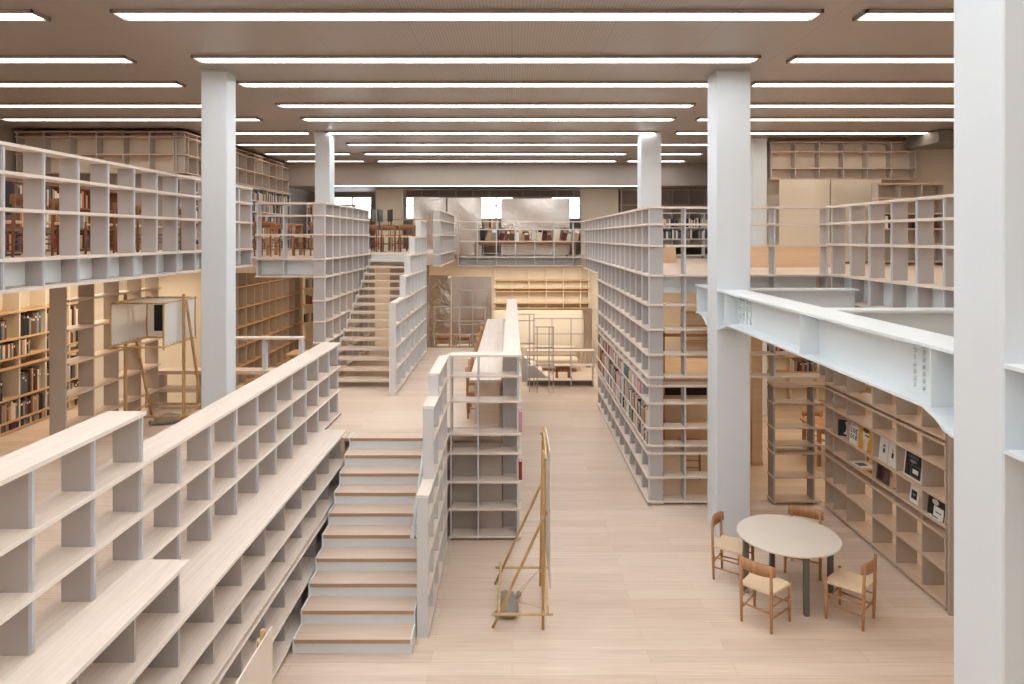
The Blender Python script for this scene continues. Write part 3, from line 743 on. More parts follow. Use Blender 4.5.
easel('bamboo easel with a pale board beside the foot of the bench shelf', 1, (-1.58, 3.24, 0))

def sandbag(label, c, sx, sy, sz, rz):
    r = bmesh.new(); bmesh.ops.create_uvsphere(r, u_segments=20, v_segments=14, radius=1)
    rnd = random.Random(3)
    for v in r.verts:
        x, y, z = v.co
        q = (abs(x) ** 4 + abs(y) ** 4 + 1e-6) ** .25
        k = max(abs(x), abs(y)) and (math.hypot(x, y) / q)
        x *= min(k, 1.25); y *= min(k, 1.25)
        z = max(z, -.75)
        w = 1 + .08 * math.sin(7 * x + 3 * y) + .06 * math.sin(11 * y)
        v.co = (x * sx, y * sy, (z + .75) * sz * w)
    # tied ears
    me = bpy.data.meshes.new('sandbag'); r.to_mesh(me); r.free(); me.materials.append(MATS['sandbag'])
    for p in me.polygons: p.use_smooth = True
    o = bpy.data.objects.new('sandbag', me); COL.objects.link(o); o.location = c; o.rotation_euler = (0, 0, rz)
    tag(o, label, 'sandbag')
    for s_ in (-1, 1):
        m = MB(); m.tube((s_ * sx * .95, s_ * sy * .5, sz * .7), (s_ * (sx + .05), s_ * sy * .85, sz * .8), .02, 'sandbag', 8, r2=.035)
        e = m.build('tied_corner', None); e.parent = o
    return o
sb = sandbag('grey sandbag weighing down the edge-on bamboo easel', (-.05, 8.15, 0), .112, .25, .095, .12)
m = MB()
for y, z in ((8.1, .15), (8.25, .17), (8.35, .16)): m.tube((.085, y, .12), (.36, 8.72 if y > 8.2 else 7.8, z + .06), .003, 'cord', 5)
m.build('string', EZ)
sandbag('dark sandbag on the base of the bamboo lantern', (-5.35, 10.62, MID), .2, .14, .08, .5)

# ------------------------------------------------------------------ bamboo lantern
lx0, lx1, ly0, ly1, lz0, lz1 = -5.785, -5.02, 9.84, 10.82, 2.88, 3.48
ln = thing('bamboo_lantern', 'white cloth box on a bamboo frame beside the white column', 'lantern', (-5.36, 10.4, MID))
def lp(nm, p, q, mat='bamboo_pale', rad=.017, n=6):
    m = MB(); knot_tube(m, p, q, rad, mat, n); m.build(nm, ln)
for (x, pn) in ((-4.95, -.05), (-5.83, .0)):
    lp('pole', (x, 10.3, MID), (x, 10.3, 3.59), 'bamboo_brown', .025, 8)
    lp('brace', (x + pn, 11.05, MID), (x + .005, 10.36, 3.5), 'bamboo_brown', .022, 8)
    lp('base_rail', (x, 10.15, 1.76), (x + pn, 11.1, 1.78), 'bamboo_brown', .018, 5)
lp('base_rail', (-5.86, 10.27, 1.75), (-4.85, 10.27, 1.75), 'bamboo_brown', .018); lp('base_rail', (-5.86, 10.98, 1.77), (-4.9, 10.98, 1.77), 'bamboo_brown', .018)
for x in (lx0, lx1):
    for z in (lz0 - .02, lz1 + .015): lp('frame_bar', (x, ly0 - .02, z), (x, ly1 + .02, z), 'bamboo_pale', .014)
    for y in (ly0, ly1): lp('frame_bar', (x, y, lz0 - .06 if y == ly0 else lz0), (x, y, lz1 + .03), 'bamboo_brown', .014)
for y in (ly0, ly1):
    for z in (lz0 - .02, lz1 + .015): lp('frame_bar', (lx0 - .02, y, z), (lx1 + .02, y, z), 'bamboo_brown', .013)
def cloth(nm, quad, wav=.008, n=10):
    m = MB(); k = m.slot('canvas'); A, B, C_, D = [Vector(p) for p in quad]; nn = (B - A).cross(D - A).normalized()
    for j in range(n + 1):
        for i in range(n + 1):
            u, v_ = i / n, j / n
            p = (A * (1 - u) + B * u) * (1 - v_) + (D * (1 - u) + C_ * u) * v_
            m.v.append(tuple(p + nn * wav * math.sin(u * 17 + v_ * 2) * math.sin(v_ * math.pi)))
    for j in range(n):
        for i in range(n):
            a = j * (n + 1) + i; m.face((a, a + 1, a + n + 2, a + n + 1), k, True)
    return m.build(nm, ln)
cloth('side_cloth', [(lx1, ly0, lz0), (lx1, ly1, lz0), (lx1, ly1, lz1), (lx1, ly0, lz1)])
cloth('side_cloth', [(lx0, ly0, lz0), (lx0, ly1, lz0), (lx0, ly1, lz1), (lx0, ly0, lz1)])
cloth('top_cloth', [(lx0, ly0, lz1), (lx1, ly0, lz1), (lx1, ly1, lz1), (lx0, ly1, lz1)])
cloth('back_cloth', [(lx0, ly1, lz0), (lx1, ly1, lz0), (lx1, ly1, lz1), (lx0, ly1, lz1)])
m = MB(); m.box(-5.64, -5.12, 10.76, 10.80, 2.97, 3.38, 'black_satin'); m.build('screen', ln)
for i in range(9):
    y = ly0 + .08 + i * .1
    m = MB(); m.tube((lx1 + .004, y, lz0 + .015), (lx1, y + .02, lz0 - .03), .005, 'cord', 5); m.build('lacing', ln)
    m = MB(); m.tube((lx0 + .006, y, lz0 + .015), (lx0, y + .02, lz0 - .03), .005, 'cord', 5); m.build('lacing', ln)

# ------------------------------------------------------------------ books
def book_mesh(t, d, h, col):
    """local: spine faces -Y, thickness along X from 0..t, depth along +Y, bottom z=0"""
    m = MB(); c = 'book_' + col; b_ = .004
    m.box(0, t, 0, .006, 0, h, c); m.box(0, b_, .006, d, 0, h, c); m.box(t - b_, t, .006, d, 0, h, c)
    m.box(b_, t - b_, .006, d - .008, .004, h - .004, 'page')
    if h > .2 and t > .03 and random.random() < .6:
        z = h * random.choice((.62, .7, .78)); m.box(.006, t - .006, -.0008, .001, z, z + .03, random.choice(('page', 'book_tan', 'book_cream')))
    return m
def put_book(axis, a, frontc, sgn, z, t, d, h, col, label, group, lean=0.0, name='book', cat='book'):
    m = book_mesh(t, d, h, col)
    me_o = m.build(name, None)
    me_o.location = (0, 0, 0)
    # axis x: thickness along +X, spine towards -Y (sgn=-1).  axis y, sgn=+1: spine towards +X ; sgn=-1: spine towards -X
    if axis == 'x': R = Matrix.Rotation(0, 3, 'Z'); pos = Vector((a, frontc, z))
    elif sgn > 0: R = Matrix.Rotation(math.pi / 2, 3, 'Z'); pos = Vector((frontc, a, z))
    else: R = Matrix.Rotation(-math.pi / 2, 3, 'Z'); pos = Vector((frontc, a + t, z))
    L = Matrix.Rotation(lean, 3, 'Y')
    off = Vector((0, 0, 0))
    if lean > 0: off = Vector((0, 0, t * math.sin(lean)))
    me_o.matrix_world = Matrix.Translation(pos) @ R.to_4x4() @ Matrix.Translation(off) @ L.to_4x4()
    tag(me_o, label, cat, group)
    return me_o
NB = [0]
def book_row(where, axis, frontc, sgn, z, a0, a1, hmax, cols, tr=(.025, .05), fill=1.0, depth=(.15, .2), leanp=.15, group=None):
    a = a0 + .004; end = a0 + (a1 - a0) * fill; i = 0
    while True:
        t = random.uniform(*tr); h = hmax * random.uniform(.72, .97); col = random.choice(cols); d = random.uniform(*depth)
        lean = 0
        adv = t
        if random.random() < leanp and i > 0 and axis == 'x':
            lean = random.uniform(.08, .2); adv = t * math.cos(lean) + h * math.sin(lean)
        if a + adv > end: break
        size = 'tall' if h > .9 * hmax else ('short' if h < .8 * hmax else ('thick' if t > sum(tr) / 2 else 'slim'))
        n_ = ORD[i] if i < 20 else 'further'
        put_book(axis, a, frontc, sgn, z + .001, t, d, h, col, '%s %s book, %s along %s' % (size, col, n_, where), group or 'books', lean)
        NB[0] += 1
        a += adv + .003; i += 1
    return i
DARK = ['black', 'brown', 'navy', 'maroon', 'slate', 'tan', 'cream', 'grey', 'black', 'brown', 'tan', 'grey', 'slate']
MIXED = ['white', 'cream', 'white', 'tan', 'black', 'grey', 'red', 'green', 'blue', 'pink', 'white', 'orange', 'cream', 'teal', 'black', 'white', 'pink', 'cream']
LIGHT = ['white', 'cream', 'white', 'grey', 'tan', 'cream', 'white', 'slate', 'pink']
# bookcase under the gallery
for bi, y0 in enumerate([9.69, 10.27, 10.85, 11.43]):
    bay = ['nearest shown', 'second', 'third', 'fourth'][bi]
    for z, hm, nm, fl in ((2.95, .36, 'top', (.55, .86, .6, .6)[bi]), (2.67, .25, 'upper', (.95, .38, .6, .5)[bi]), (2.07, .37, 'middle', (.4, .85, .6, .5)[bi]), (1.74, .29, 'lower', .97)):
        book_row('the %s row, %s bay, warm lit bookcase' % (nm, ORD[bi]), 'y', -7.40, 1, z, y0 + .014, y0 + .566, hm, DARK, (.028, .055), fl, group='worn books in the warm lit bookcase')
stuff_rows = [(1.601, y0 + .014, y0 + .566, .105) for y0 in (9.69, 10.27, 10.85, 11.43)]
# books on the tall tower
for bi in range(11):
    y0 = UT[bi] + .014; y1 = UT[bi] + .596
    for z, hm, nm, cols in ((1.70, .24, 'upper', LIGHT if bi < 3 else MIXED), (1.29, .33, 'middle', MIXED), (1.0, .24, 'lower', LIGHT if bi < 2 else MIXED)):
        if bi == 0 and nm == 'upper': continue
        if bi > 5: continue
        book_row('the %s row, %s bay of the tall tower' % (nm, ORD[bi]), 'y', 2.246, -1, z, y0, y1, hm, cols, (.045, .09), .98, (.17, .22), group='books in the tall shelf tower')
def stuff_books(name, label, axis, frontc, sgn, rows, cols, tr=(.03, .06)):
    m = MB()
    for (z, a0, a1, hm) in rows:
        a = a0
        while True:
            t = random.uniform(*tr)
            if a + t > a1: break
            h = hm * random.uniform(.7, .97); d = random.uniform(.14, .2); c = 'book_' + random.choice(cols)
            if axis == 'y':
                m.box(frontc, frontc - sgn * .006, a, a + t, z, z + h, c); m.box(frontc - sgn * .006, frontc - sgn * d, a, a + .004, z, z + h, c); m.box(frontc - sgn * .006, frontc - sgn * d, a + t - .004, a + t, z, z + h, c)
                m.box(frontc - sgn * .006, frontc - sgn * (d - .008), a + .004, a + t - .004, z + .003, z + h - .004, 'page')
            else:
                m.box(a, a + t, frontc, frontc + .006, z, z + h, c); m.box(a, a + t, frontc + .006, frontc + d, z, z + h, c)
            a += t + .002
    o = m.build(name, None, (frontc, rows[0][1], rows[0][0])) if axis == 'y' else m.build(name, None, (rows[0][1], frontc, rows[0][0]))
    return tag(o, label, 'books', None, 'stuff')
stuff_books('books', 'bottom row of low spines in the warm lit bookcase', 'y', -7.40, 1, stuff_rows, DARK)
stuff_books('books', 'distant mass of books at the far end of the tall tower rows', 'y', 2.262, -1,
            [(z + .001, UT[b_] + .014, UT[b_] + .596, hm) for b_ in (6, 7, 8, 9, 10) for z, hm in ((1.70, .24), (1.29, .33), (1.0, .24))], MIXED, (.05, .09))
# upper rows of books beyond the stair tower
UCL = [4.08, 4.42, 4.8, 5.18, 5.5, 5.86]
lattice('bookcase', 'upper oak bookcase packed with books below the hung grid', 'bookcase', 'y', -7.32, 15.6, 22.6, 0.28, 1, UCL, [(15.62 + .7 * k, 4.0, None) for k in range(11)], 4.0, th=.025, ov=.0, wood_mat='pale_wood_y')
stuff_books('books', 'packed rows of books in the upper oak bookcase', 'y', -7.335, 1, [(z + .001, 15.64 + .7 * k, 16.30 + .7 * k, hm) for k in range(10) for z, hm in ((4.08, .28), (4.42, .3), (4.8, .3), (5.18, .26), (5.5, .28))], DARK + ['tan', 'cream', 'white'], (.03, .07))
lattice('bookcase', 'upper bookcase of dark books across the end of the upper floor', 'bookcase', 'x', 22.9, -6.9, -5.3, 0.28, -1, [4.08, 4.45, 4.85, 5.2, 5.55], [(-6.88, 4.0, None), (-6.1, 4.0, None), (-5.32, 4.0, None)], 4.0, th=.025, ov=.0)
stuff_books('books', 'rows of books in the upper bookcase across the end of the floor', 'x', 22.93, -1, [(z + .001, a, a + .74, .3) for a in (-6.86, -6.08) for z in (4.08, 4.45, 4.85, 5.2)], DARK, (.03, .07))
# lower dark bookcase at the far corner
stuff_books('books', 'rows of dark books at the end of the orange lit shelves', 'x', 22.83, -1, [(z + .001, a, a + .62, .33) for a in (-6.96, -6.28) for z in (1.6, 2.2, 2.75)], DARK, (.03, .07))

# upper gallery furniture behind the railing
GB = [4.25, 4.6, 4.95, 5.3]
lattice('bookcase', 'low brown bookcase of books standing behind the gallery railing', 'bookcase', 'y', -7.4, 6.4, 13.0, .3, 1, GB, [(6.42 + .72 * k, 4.2, None) for k in range(10)], 4.2, th=.03, ov=.0, wood_mat='oak_dark', div='oak_dark', strip='oak_dark')
stuff_books('books', 'rows of books in the low brown gallery bookcase', 'y', -7.42, 1, [(z + .001, 6.44 + .72 * k, 7.06 + .72 * k - (k % 3) * .12, .3) for k in range(9) for z in (4.25, 4.6, 4.95)], DARK + ['red', 'orange', 'cream', 'white', 'tan'], (.03, .07))
for i in range(6):
    chair('oak chair behind the gallery railing, %s one counted into the room' % ORD[i], -6.2 + .12 * (i % 2), 7.2 + 1.02 * i, 4.2, math.pi if i % 2 else math.pi * .9, 'chairs behind the gallery railing')
for i, (x, y, w_, h_) in enumerate([(-6.75, 7.0, .5, .75), (-6.8, 9.05, .45, .6)]):
    r = thing('display_screen', ['wide dark screen on a stand behind the gallery railing', 'smaller dark screen on a stand behind the gallery railing'][i], 'screen', (x, y, 4.2))
    m = MB(); m.box(x - .02, x + .02, y - w_ / 2, y + w_ / 2, 4.75, 4.75 + h_ * .75, 'black'); m.build('panel', r)
    m = MB(); m.box(x - .05, x - .02, y - .04, y + .04, 4.22, 4.9, 'black'); m.box(x - .2, x + .15, y - .2, y + .2, 4.2, 4.22, 'black'); m.build('stand', r)

def table(label, x0, x1, y0, y1, z0, h, mat='oak', lm='oak', top=.035):
    r = thing('table', label, 'table', ((x0 + x1) / 2, (y0 + y1) / 2, z0))
    m = MB(); m.box(x0, x1, y0, y1, z0 + h - top, z0 + h, mat); m.build('table_top', r)
    m = MB(); i_ = .06; m.box(x0 + i_, x1 - i_, y0 + i_, y0 + i_ + .02, z0 + h - top - .08, z0 + h - top, lm); m.box(x0 + i_, x1 - i_, y1 - i_ - .02, y1 - i_, z0 + h - top - .08, z0 + h - top, lm); m.build('apron', r)
    for x in (x0 + .06, x1 - .06):
        for y in (y0 + .06, y1 - .06):
            m = MB(); m.box(x - .03, x + .03, y - .03, y + .03, z0, z0 + h - top, lm); m.build('leg', r)
    return r
# study desk with monitors at the stair head
table('brown study desk carrying three monitors at the stair head', -4.7, -2.75, 19.6, 20.4, 4.03, .75, 'oak_dark', 'oak_dark')
for i, (x, rz) in enumerate(((-4.06, 1.5), (-3.86, 1.5), (-3.57, -1.15))):
    r = thing('monitor', ['black monitor nearest the stair tower on the study desk', 'low black monitor in the middle of the study desk', 'black monitor alone at the parapet end of the study desk'][i], 'monitor', (x, 20.0, 4.781), 'monitors on the study desk', rz)
    for nm, bxs in (('screen', [(-.26, .26, -.015, .015, .12, .47)]), ('stand', [(-.03, .03, .015, .04, 0, .3), (-.12, .12, -.06, .1, 0, .012)])):
        m = MB()
        for q in bxs: m.box(*q, 'black_satin' if nm == 'screen' else 'black')
        o_ = m.build(nm, None); o_.parent = r
for i in range(4):
    chair('oak chair at the study desk, stairs side, %s one from the stair tower' % ORD[i], -4.45 + .5 * i, 19.25, 4.03, math.pi / 2, 'chairs at the study desk')
for i in range(4):
    chair('oak chair beyond the study desk, %s one from the stair tower' % ORD[i], -4.43 + .52 * i, 20.72, 4.03, -math.pi / 2, 'chairs on the far side of the study desk')
wire_rail('thin rail behind the study desk', -4.0, -2.0, 21.6, 4.0, [5.0, 4.5], [-3.9, -3.1, -2.1], 'warm_wood', t=.016)
# chairs by the short railing
table('small oak table behind the short gallery railing', -5.55, -4.85, 15.3, 15.95, 4.03, .72)
for i, (x, y, a_) in enumerate(((-5.85, 15.6, 0.1), (-5.35, 14.9, 1.5), (-4.6, 15.3, 2.9))):
    chair(['oak chair at the column end of the small upper oak table', 'oak chair with its back to the short railing at the small upper table', 'oak chair beside the stair tower at the small upper table'][i], x, y, 4.03, a_, 'chairs at the small upper table')
# lower table beyond the ledge
table('pale wooden table beyond the low shelf ledge', -5.6, -4.75, 16.9, 17.6, 0, 1.55, 'warm_wood', 'oak')

# magazine display at the far gallery
table('long low orange wood table carrying leaning magazines', -1.25, 2.1, 22.35, 22.85, 3.8, .52, 'warm_wood', 'oak', .04)
def magazine(label, x, w_, h_, y, z, tilt, col, roll, group):
    m = MB(); R = Matrix.Rotation(roll, 3, 'Y') @ Matrix.Rotation(-tilt, 3, 'X')
    m.box(-w_ / 2, w_ / 2, 0, .008, 0, h_, 'book_' + col, rot=R)
    c2 = random.choice(('cream', 'black', 'white', 'tan', 'grey'))
    m.box(-w_ * .38, w_ * .38, -.0015, .002, h_ * .62, h_ * .84, 'book_' + c2, rot=R)
    o = m.build('magazine', None); o.location = (x, y, z + abs(math.sin(roll)) * w_ / 2)
    return tag(o, label, 'magazine', group)
i = 0; x = -1.05
while x < 1.98:
    w_ = random.uniform(.12, .2); col = random.choice(['cream', 'tan', 'grey', 'black', 'white', 'brown', 'slate', 'maroon'])
    magazine('%s magazine leaning on the low orange table, %s one along from the stairs' % (col, ORD[min(i, 19)]), x + w_ / 2, w_, random.uniform(.3, .46), 22.5 + .05 * (i % 2), 4.321, .12, col, random.choice((0, .15, .25, .3, -.15)), 'magazines on the low orange table')
    x += w_ + .035; i += 1
lattice('bookcase', 'narrow cabinet behind the leaning magazines with tan books on top', 'bookcase', 'x', 23.3, -1.0, -.4, .3, -1, [3.9, 4.3, 4.74], [(-.98, 3.8, None), (-.42, 3.8, None)], 3.8, th=.03, ov=.0, backs=[(-1, -.4, 3.82, 4.7, 'kick')])
book_row('the top of the narrow cabinet by the window', 'x', 23.33, -1, 4.742, -.97, -.44, .36, ['tan', 'cream', 'brown'], (.05, .08), 1.0, (.18, .22), .0, 'books on the narrow cabinet')
# low bench sofa at the far hall
sf = thing('sofa', 'long low cream sofa in front of the cream board', 'sofa', (1.4, 22.7, 0))
m = MB(); m.box(.3, 2.2, 22.5, 23.2, .12, .42, 'sofa'); m.build('seat', sf, bevel=.04)
m = MB(); m.box(.3, 2.2, 23.1, 23.3, .42, .75, 'sofa'); m.build('backrest', sf, bevel=.04)
for x in (.4, 2.1):
    for y in (22.58, 23.1): m = MB(); m.box(x - .03, x + .03, y - .03, y + .03, 0, .12, 'oak'); m.build('leg', sf)
table('small dark low table in the far hall in front of the sofa', 1.35, 1.85, 21.4, 21.7, 0, .4, 'oak_dark', 'oak_dark')
for i in range(3):
    chair('oak chair under the far gallery, %s one from the stair parapet' % ORD[i], -1.9 + .55 * i, 19.0, .0 + 1.0, math.pi / 2, 'chairs under the far gallery')
pl = MB(); pl.box(-2.2, -.6, 18.2, 19.7, .8, 1.0, 'floor_planks'); pl.box(-2.2, -.6, 18.2, 19.7, 0, .8, 'plaster')
struct('floor_rear_step', 'raised wooden step under the far gallery behind the guard rail', 'floor', pl)
# upper floor by the tower
def crate(label, x0, x1, y0, y1, z0, z1, name='plywood_box', cat='box'):
    r = thing(name, label, cat, ((x0 + x1) / 2, (y0 + y1) / 2, z0))
    t = .02
    m = MB(); m.box(x0, x1, y0, y0 + t, z0, z1 - t, 'plywood'); m.build('front_panel', r)
    m = MB(); m.box(x0, x1, y1 - t, y1, z0, z1 - t, 'plywood'); m.build('rear_panel', r)
    m = MB(); m.box(x0, x0 + t, y0 + t, y1 - t, z0, z1 - t, 'plywood'); m.build('side_panel', r)
    m = MB(); m.box(x1 - t, x1, y0 + t, y1 - t, z0, z1 - t, 'plywood'); m.build('side_panel', r)
    m = MB(); m.box(x0 - .01, x1 + .01, y0 - .01, y1 + .01, z1 - t, z1, 'plywood'); m.build('lid', r)
crate('plywood box on the upper floor beside the tall tower', 3.75, 4.1, 17.1, 17.5, 3.8, 4.24)
crate('long plywood bench box below the polished panels', 5.12, 7.0, 14.6, 15.1, 3.8, 4.24, 'plywood_bench', 'bench')
lattice('bookcase', 'brown bookcase with dark red books beyond the upper railing', 'bookcase', 'x', 15.6, 8.36, 9.9, .3, -1, [3.9, 4.3, 4.65, 5.0, 5.35, 5.68], [(8.38, 3.8, None), (8.88, 3.8, None), (9.38, 3.8, None), (9.88, 3.8, None)], 3.8, th=.03, ov=.0, wood_mat='shelf_oak_x', div='divider_shade', strip='divider_shade', backs=[(8.36, 9.9, 3.82, 5.66, 'panel_taupe')])
book_row('the row on the brown bookcase beyond the upper railing', 'x', 15.63, -1, 4.65, 8.4, 8.86, .3, ['maroon', 'brown', 'white', 'maroon', 'cream'], (.04, .06), .9, group='books on the brown upper bookcase')
book_row('the second bay on the brown bookcase beyond the upper railing', 'x', 15.63, -1, 4.65, 8.9, 9.36, .3, ['maroon', 'brown', 'maroon', 'black'], (.04, .06), .8, group='books on the brown upper bookcase')
book_row('the third bay on the brown bookcase beyond the upper railing', 'x', 15.63, -1, 4.65, 9.4, 9.86, .3, ['maroon', 'brown', 'cream', 'maroon'], (.04, .06), .8, group='books on the brown upper bookcase')
lattice('bookcase', 'grey bookcase with slim books on the upper floor beyond the far column', 'bookcase', 'x', 21.0, 4.6, 6.6, .3, -1, [3.9, 4.4, 4.75, 5.2], [(4.62, 3.8, None), (5.28, 3.8, None), (5.92, 3.8, None), (6.58, 3.8, None)], 3.8, th=.03, ov=.0)
stuff_books('books', 'rows of slim grey books on the grey upper bookcase', 'x', 21.03, -1, [(z + .001, 4.64 + .653 * k, 5.25 + .653 * k, .3) for k in range(3) for z in (4.4, 4.75)], ['grey', 'slate', 'black', 'cream', 'navy'], (.03, .06))

# duct on the right
m = MB(); m.box(9.75, 11.95, 15.6, 16.9, 6.62, 6.90, 'duct_grey'); tag(m.build('duct', None, (10.8, 16.2, 6.62)), 'grey boxed duct under the ceiling beside the hung grid', 'duct')

# ------------------------------------------------------------------ magazines on the oak shelf wall
def poster(label, y0, y1, z, h_, base, marks, name='magazine', x=5.19, lean=.10, rz=0):
    """stands on a shelf of the magazine wall facing the hall (-X); y runs from y1 (far) to y0 (near)"""
    w_ = abs(y1 - y0)
    r = thing(name, label, 'magazine', (x, (y0 + y1) / 2, z + .001), 'magazines on the oak shelf wall')
    R = Matrix.Rotation(lean, 3, 'Y')
    m = MB(); m.box(0, .008, -w_ / 2, w_ / 2, 0, h_, 'book_' + base, rot=R); cov = m.build('cover', None); cov.parent = r; r.rotation_euler = (0, 0, rz)
    for q in marks:
        kind, u, v_, du, dv, col = q[:6]; off = q[6] if len(q) > 6 else 0
        m = MB(); yc = w_ / 2 - u * w_; zc = v_ * h_
        if kind == 'r': m.box(-.0015 - off, .001, yc - du * w_ / 2, yc + du * w_ / 2, zc - dv * h_ / 2, zc + dv * h_ / 2, 'book_' + col, rot=R)
        else:
            n = 20; pts = [(yc + math.cos(2 * math.pi * k / n) * du * w_ / 2, zc + math.sin(2 * math.pi * k / n) * dv * h_ / 2) for k in range(n)]
            m.prism(pts, 'x', -.0015 - off, .001, 'book_' + col); m.v = [tuple(R @ Vector(p)) for p in m.v]
        c = m.build('cover_print', None); c.parent = cov
    return r
def glyph(rows, u0, v0, cw, ch, col):
    out = []
    for j, line in enumerate(rows):
        for i, c in enumerate(line):
            if c == '#': out.append(('r', u0 + i * cw + cw / 2, v0 - j * ch - ch / 2, cw * 1.02, ch * 1.02, col))
    return out
poster('black magazine with a pale half face in a circle on the oak shelf wall', 10.66, 10.88, 1.305, .25, 'black', [('c', .55, .5, .62, .8, 'white'), ('c', .3, .55, .5, .75, 'black', .001)], x=5.26, rz=.95)
poster('white magazine with big black letters on the oak shelf wall', 10.27, 10.51, 1.305, .30, 'white',
       [('r', .4, .94, .5, .03, 'slate')] + glyph(['#..#.#.###', '#..#.#.#..', '#..#.#.##.', '#..#.#.#..', '##..#..###'], .1, .78, .082, .052, 'black') + glyph(['##..#..###', '#.#.#..#.#', '#.#.#..##.', '##..#..#.#'], .1, .46, .082, .06, 'black'))
poster('orange magazine with a drawn white head on the oak shelf wall', 9.88, 10.24, 1.305, .36, 'yellow', [('r', .5, .06, .9, .05, 'orange'), ('c', .52, .58, .5, .62, 'white', .001), ('r', .55, .2, .3, .36, 'white', .001), ('c', .5, .82, .48, .2, 'brown', .002), ('r', .62, .62, .3, .05, 'black', .002)])
poster('pair of white sheets with small drawings on the oak shelf wall', 9.22, 9.68, 1.305, .32, 'white', [('r', .5, .5, .012, .98, 'grey'), ('r', .27, .5, .12, .2, 'slate'), ('c', .27, .7, .14, .14, 'grey'), ('r', .74, .48, .1, .22, 'black'), ('c', .74, .68, .1, .12, 'pink')])
poster('large black and white photo poster with a perfume bottle on the oak shelf wall', 8.68, 9.08, 1.305, .355, 'white', [('r', .5, .52, .86, .9, 'black'), ('r', .5, .78, .5, .12, 'slate', .001), ('c', .5, .62, .4, .12, 'grey', .001), ('r', .66, .3, .56, .42, 'slate', .001), ('r', .66, .3, .48, .36, 'black', .002), ('r', .66, .3, .3, .16, 'white', .003), ('r', .66, .56, .2, .1, 'black', .002)], x=5.2)
poster('dark photo book standing on the lower oak shelf', 9.42, 9.74, 1.01, .26, 'brown', [('r', .3, .5, .4, .8, 'black'), ('c', .5, .55, .3, .5, 'maroon'), ('r', .8, .4, .2, .5, 'slate')])
poster('small white card with a black photo on the lower oak shelf', 8.74, 8.92, 1.01, .22, 'white', [('r', .5, .48, .66, .5, 'black'), ('r', .5, .5, .3, .12, 'grey', .001)])
poster('half black half white magazine at the panel end of the lower oak shelf', 8.22, 8.54, 1.01, .24, 'black', [('r', .68, .3, .6, .56, 'white'), ('c', .45, .75, .4, .28, 'cream'), ('r', .68, .3, .36, .06, 'slate', .001)])
def flat_mag(label, x, y, z, w_, d, col, rz):
    m = MB(); m.box(-w_ / 2, w_ / 2, -d / 2, d / 2, 0, .012, 'book_' + col); m.box(-w_ * .36, w_ * .36, -d * .2, d * .3, .012, .0128, 'book_slate' if col != 'black' else 'book_white')
    o = m.build('magazine', None); o.location = (x, y, z + .001); o.rotation_euler = (0, 0, rz); tag(o, label, 'magazine', 'magazines on the oak shelf wall')
flat_mag('white magazine lying flat under the orange one', 5.27, 10.28, 1.01, .2, .28, 'white', .1)
flat_mag('yellow magazine lying flat beside the dark photo book', 5.27, 9.95, 1.01, .2, .26, 'yellow', .05)
flat_mag('grey magazine lying flat beyond the dark photo book', 5.28, 9.28, 1.01, .16, .12, 'grey', .0)
flat_mag('white magazine lying flat by the end panel of the oak shelves', 5.18, 8.36, 1.24 - .23, .04, .24, 'white', .0)
# red spines at the end of the cross shelf
put_book('y', 10.06, .148, 1, 1.571, .16, .05, .30, 'pink', 'pink red book spine on the end of the cross shelf', 'red books on the cross shelf')
put_book('y', 10.06, .148, 1, .871, .12, .05, .27, 'red', 'bright red book spine low on the end of the cross shelf', 'red books on the cross shelf')

# ------------------------------------------------------------------ lower room under the tower
bt = thing('reading_booth', 'wooden reading booth seen through the front of the tall tower', 'booth', (3.5, 14.2, 0))
for x in (2.95, 4.35):
    for y in (13.4, 15.0): m = MB(); m.box(x - .04, x + .04, y - .04, y + .04, 0, 2.6, 'oak'); m.build('post', bt)
m = MB(); m.box(2.9, 4.4, 13.35, 15.05, 1.72, 1.78, 'plywood'); m.build('upper_deck', bt)
m = MB(); m.box(2.9, 4.4, 13.37, 13.4, 1.5, 1.72, 'plywood'); m.build('fascia', bt)
m = MB(); m.box(2.9, 4.4, 13.36, 13.40, 2.5, 2.56, 'oak'); m.build('rail', bt)
m = MB(); m.box(2.9, 4.4, 14.96, 15.0, .1, 1.5, 'plaster'); m.build('back_panel', bt)
m = MB(); m.box(3.0, 4.3, 14.4, 14.94, .38, .44, 'plywood'); m.box(3.0, 4.3, 14.4, 14.43, 0, .38, 'plywood'); m.build('seat', bt)
m = MB(); m.box(3.25, 4.25, 14.9, 14.95, 1.0, 1.36, 'black'); m.build('dark_screen', bt)
table('warm oak table beyond the doorway behind the round table', 5.9, 7.4, 13.2, 14.0, 0, .74)
for i, (x, y, a_) in enumerate(((6.3, 12.85, 1.57), (7.0, 12.85, 1.57), (6.4, 14.35, -1.57), (3.3, 12.75, 1.4))):
    chair(['oak chair beyond the doorway, doorway side of the warm oak table', 'oak chair beyond the doorway, second one at the warm oak table', 'oak chair on the far side of the warm oak table', 'oak chair alone in front of the reading booth'][i], x, y, 0, a_, 'chairs beyond the doorway')
for i, (x, y, w_) in enumerate(((4.78, 13.4, .2), (4.02, 11.75, .09))):
    m = MB(); m.box(x - w_ / 2, x + w_ / 2, y - .09, y + .09, 0, 3.5, 'plywood'); m.box(x - w_ / 2 - .01, x + w_ / 2 + .01, y - .1, y + .1, 0, .06, 'warm_wood')
    tag(m.build('timber_post', None, (x, y, 0)), ['wide timber post standing in the doorway behind the round table', 'slim timber post beside the doorway behind the round table'][i], 'post')
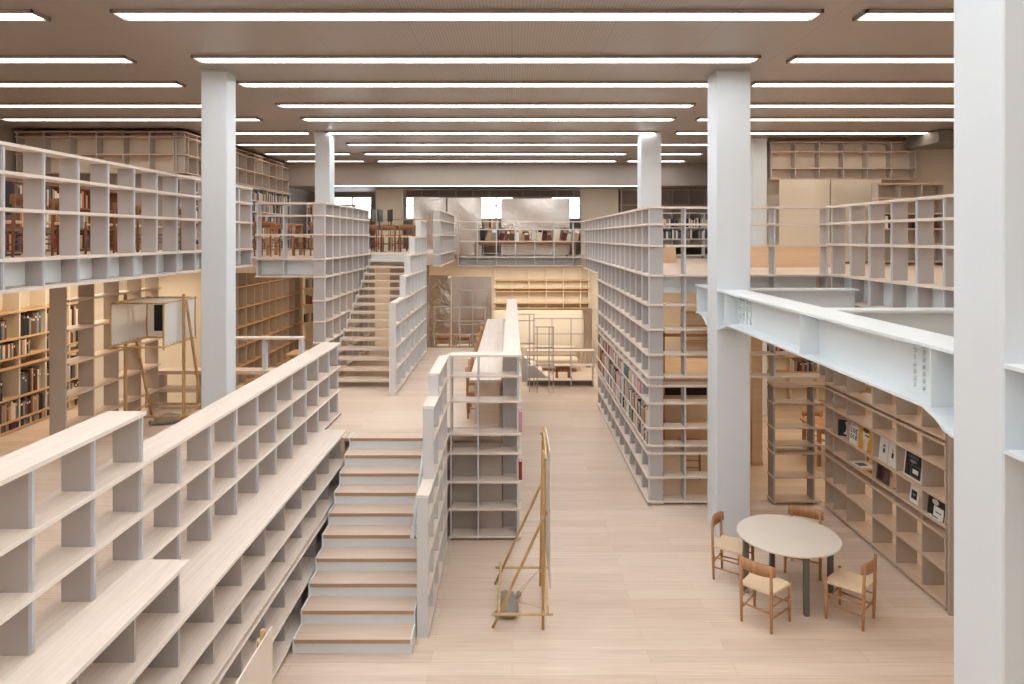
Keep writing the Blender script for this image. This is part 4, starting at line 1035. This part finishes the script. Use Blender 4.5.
lattice('bookcase', 'cream lit bookcase deep in the lower room beyond the doorway', 'bookcase', 'x', 18.0, 4.5, 9.5, .28, -1, [.1, .5, .9, 1.3, 1.7, 2.1, 2.5], [(4.52 + .71 * k, 0, None) for k in range(8)], 0.0, th=.03, wood_mat='warm_wood', div='cream', strip='cream', ov=.0, backs=[(4.5, 9.5, .08, 2.48, 'cream')])
book_row('the row in the cream lit bookcase beyond the doorway', 'x', 18.03, -1, 1.3, 6.7, 7.3, .3, ['red', 'brown', 'black', 'tan', 'pink'], (.04, .06), .95, group='books in the cream lit bookcase')
book_row('the bottom row in the cream lit bookcase beyond the doorway', 'x', 18.03, -1, .9, 7.4, 8.0, .3, DARK, (.04, .06), .9, group='books in the cream lit bookcase')

for i, (a, b_) in enumerate([(-5.1, -3.80), (-3.38, -2.3)]):  # added dark sheets standing in for the shade seen through the treads
    m = MB(); m.box(a, b_, 18.9, 18.96, 0.0, 3.7, 'panel_taupe')
    struct('wall_partition_%d' % (i + 1), ['taupe partition behind the open stairs, tower side', 'taupe partition behind the open stairs, parapet side'][i], 'wall', m)
# ------------------------------------------------------------------ light
def area(name, loc, sx, sy, power, col, rot=(0, 0, 0)):
    l = bpy.data.lights.new(name, 'AREA'); l.shape = 'RECTANGLE'; l.size = sx; l.size_y = sy; l.energy = power; l.color = col
    o = bpy.data.objects.new(name, l); COL.objects.link(o); o.location = loc; o.rotation_euler = rot
    return o
WARM = (1.0, .83, .62)
for i, (x, y, sx, sy, p) in enumerate([(-6.7, 11.3, .5, 3.2, 105), (-6.0, 15.6, 2.0, 3, 150), (-5.0, 20.8, 3.4, 4, 170), (1.0, 22.6, 4.5, 1.2, 260), (-1.5, 19.0, 1.5, 1, 0),
                                      (4.0, 14.5, 2.5, 3, 50), (8.0, 9.5, 2.5, 6, 110), (7.5, 14.5, 3, 4, 170), (6, 20.5, 4, 3, 100)]):
    if p: area('ceiling_lamp_%d' % i, (x, y, 3.46 if x > -1.8 else (3.88 if y < 13 else 3.7)), sx, sy, p * .45, (1, .92, .80) if x == 1.0 else WARM)
W = bpy.data.worlds.new('sky'); S.world = W; W.use_nodes = True
W.node_tree.nodes['Background'].inputs['Color'].default_value = (.92, .96, 1, 1); W.node_tree.nodes['Background'].inputs['Strength'].default_value = 5.0

cd = bpy.data.cameras.new('camera'); cam = bpy.data.objects.new('camera', cd); COL.objects.link(cam)
cd.sensor_width = 36; cd.lens = F * 36 / 1024; cd.shift_x = 0; cd.shift_y = -(342 - 237) / 1024.0
cam.location = (0, 0, EYE); cam.rotation_euler = (math.pi / 2, 0, 0); cd.clip_end = 100
S.camera = cam
S.view_settings.view_transform = 'Standard'; S.view_settings.look = 'None'; S.view_settings.gamma = 1; S.view_settings.exposure = -0.04
S.view_settings.use_curve_mapping = False
print('books', NB[0], 'objects', len(bpy.data.objects))
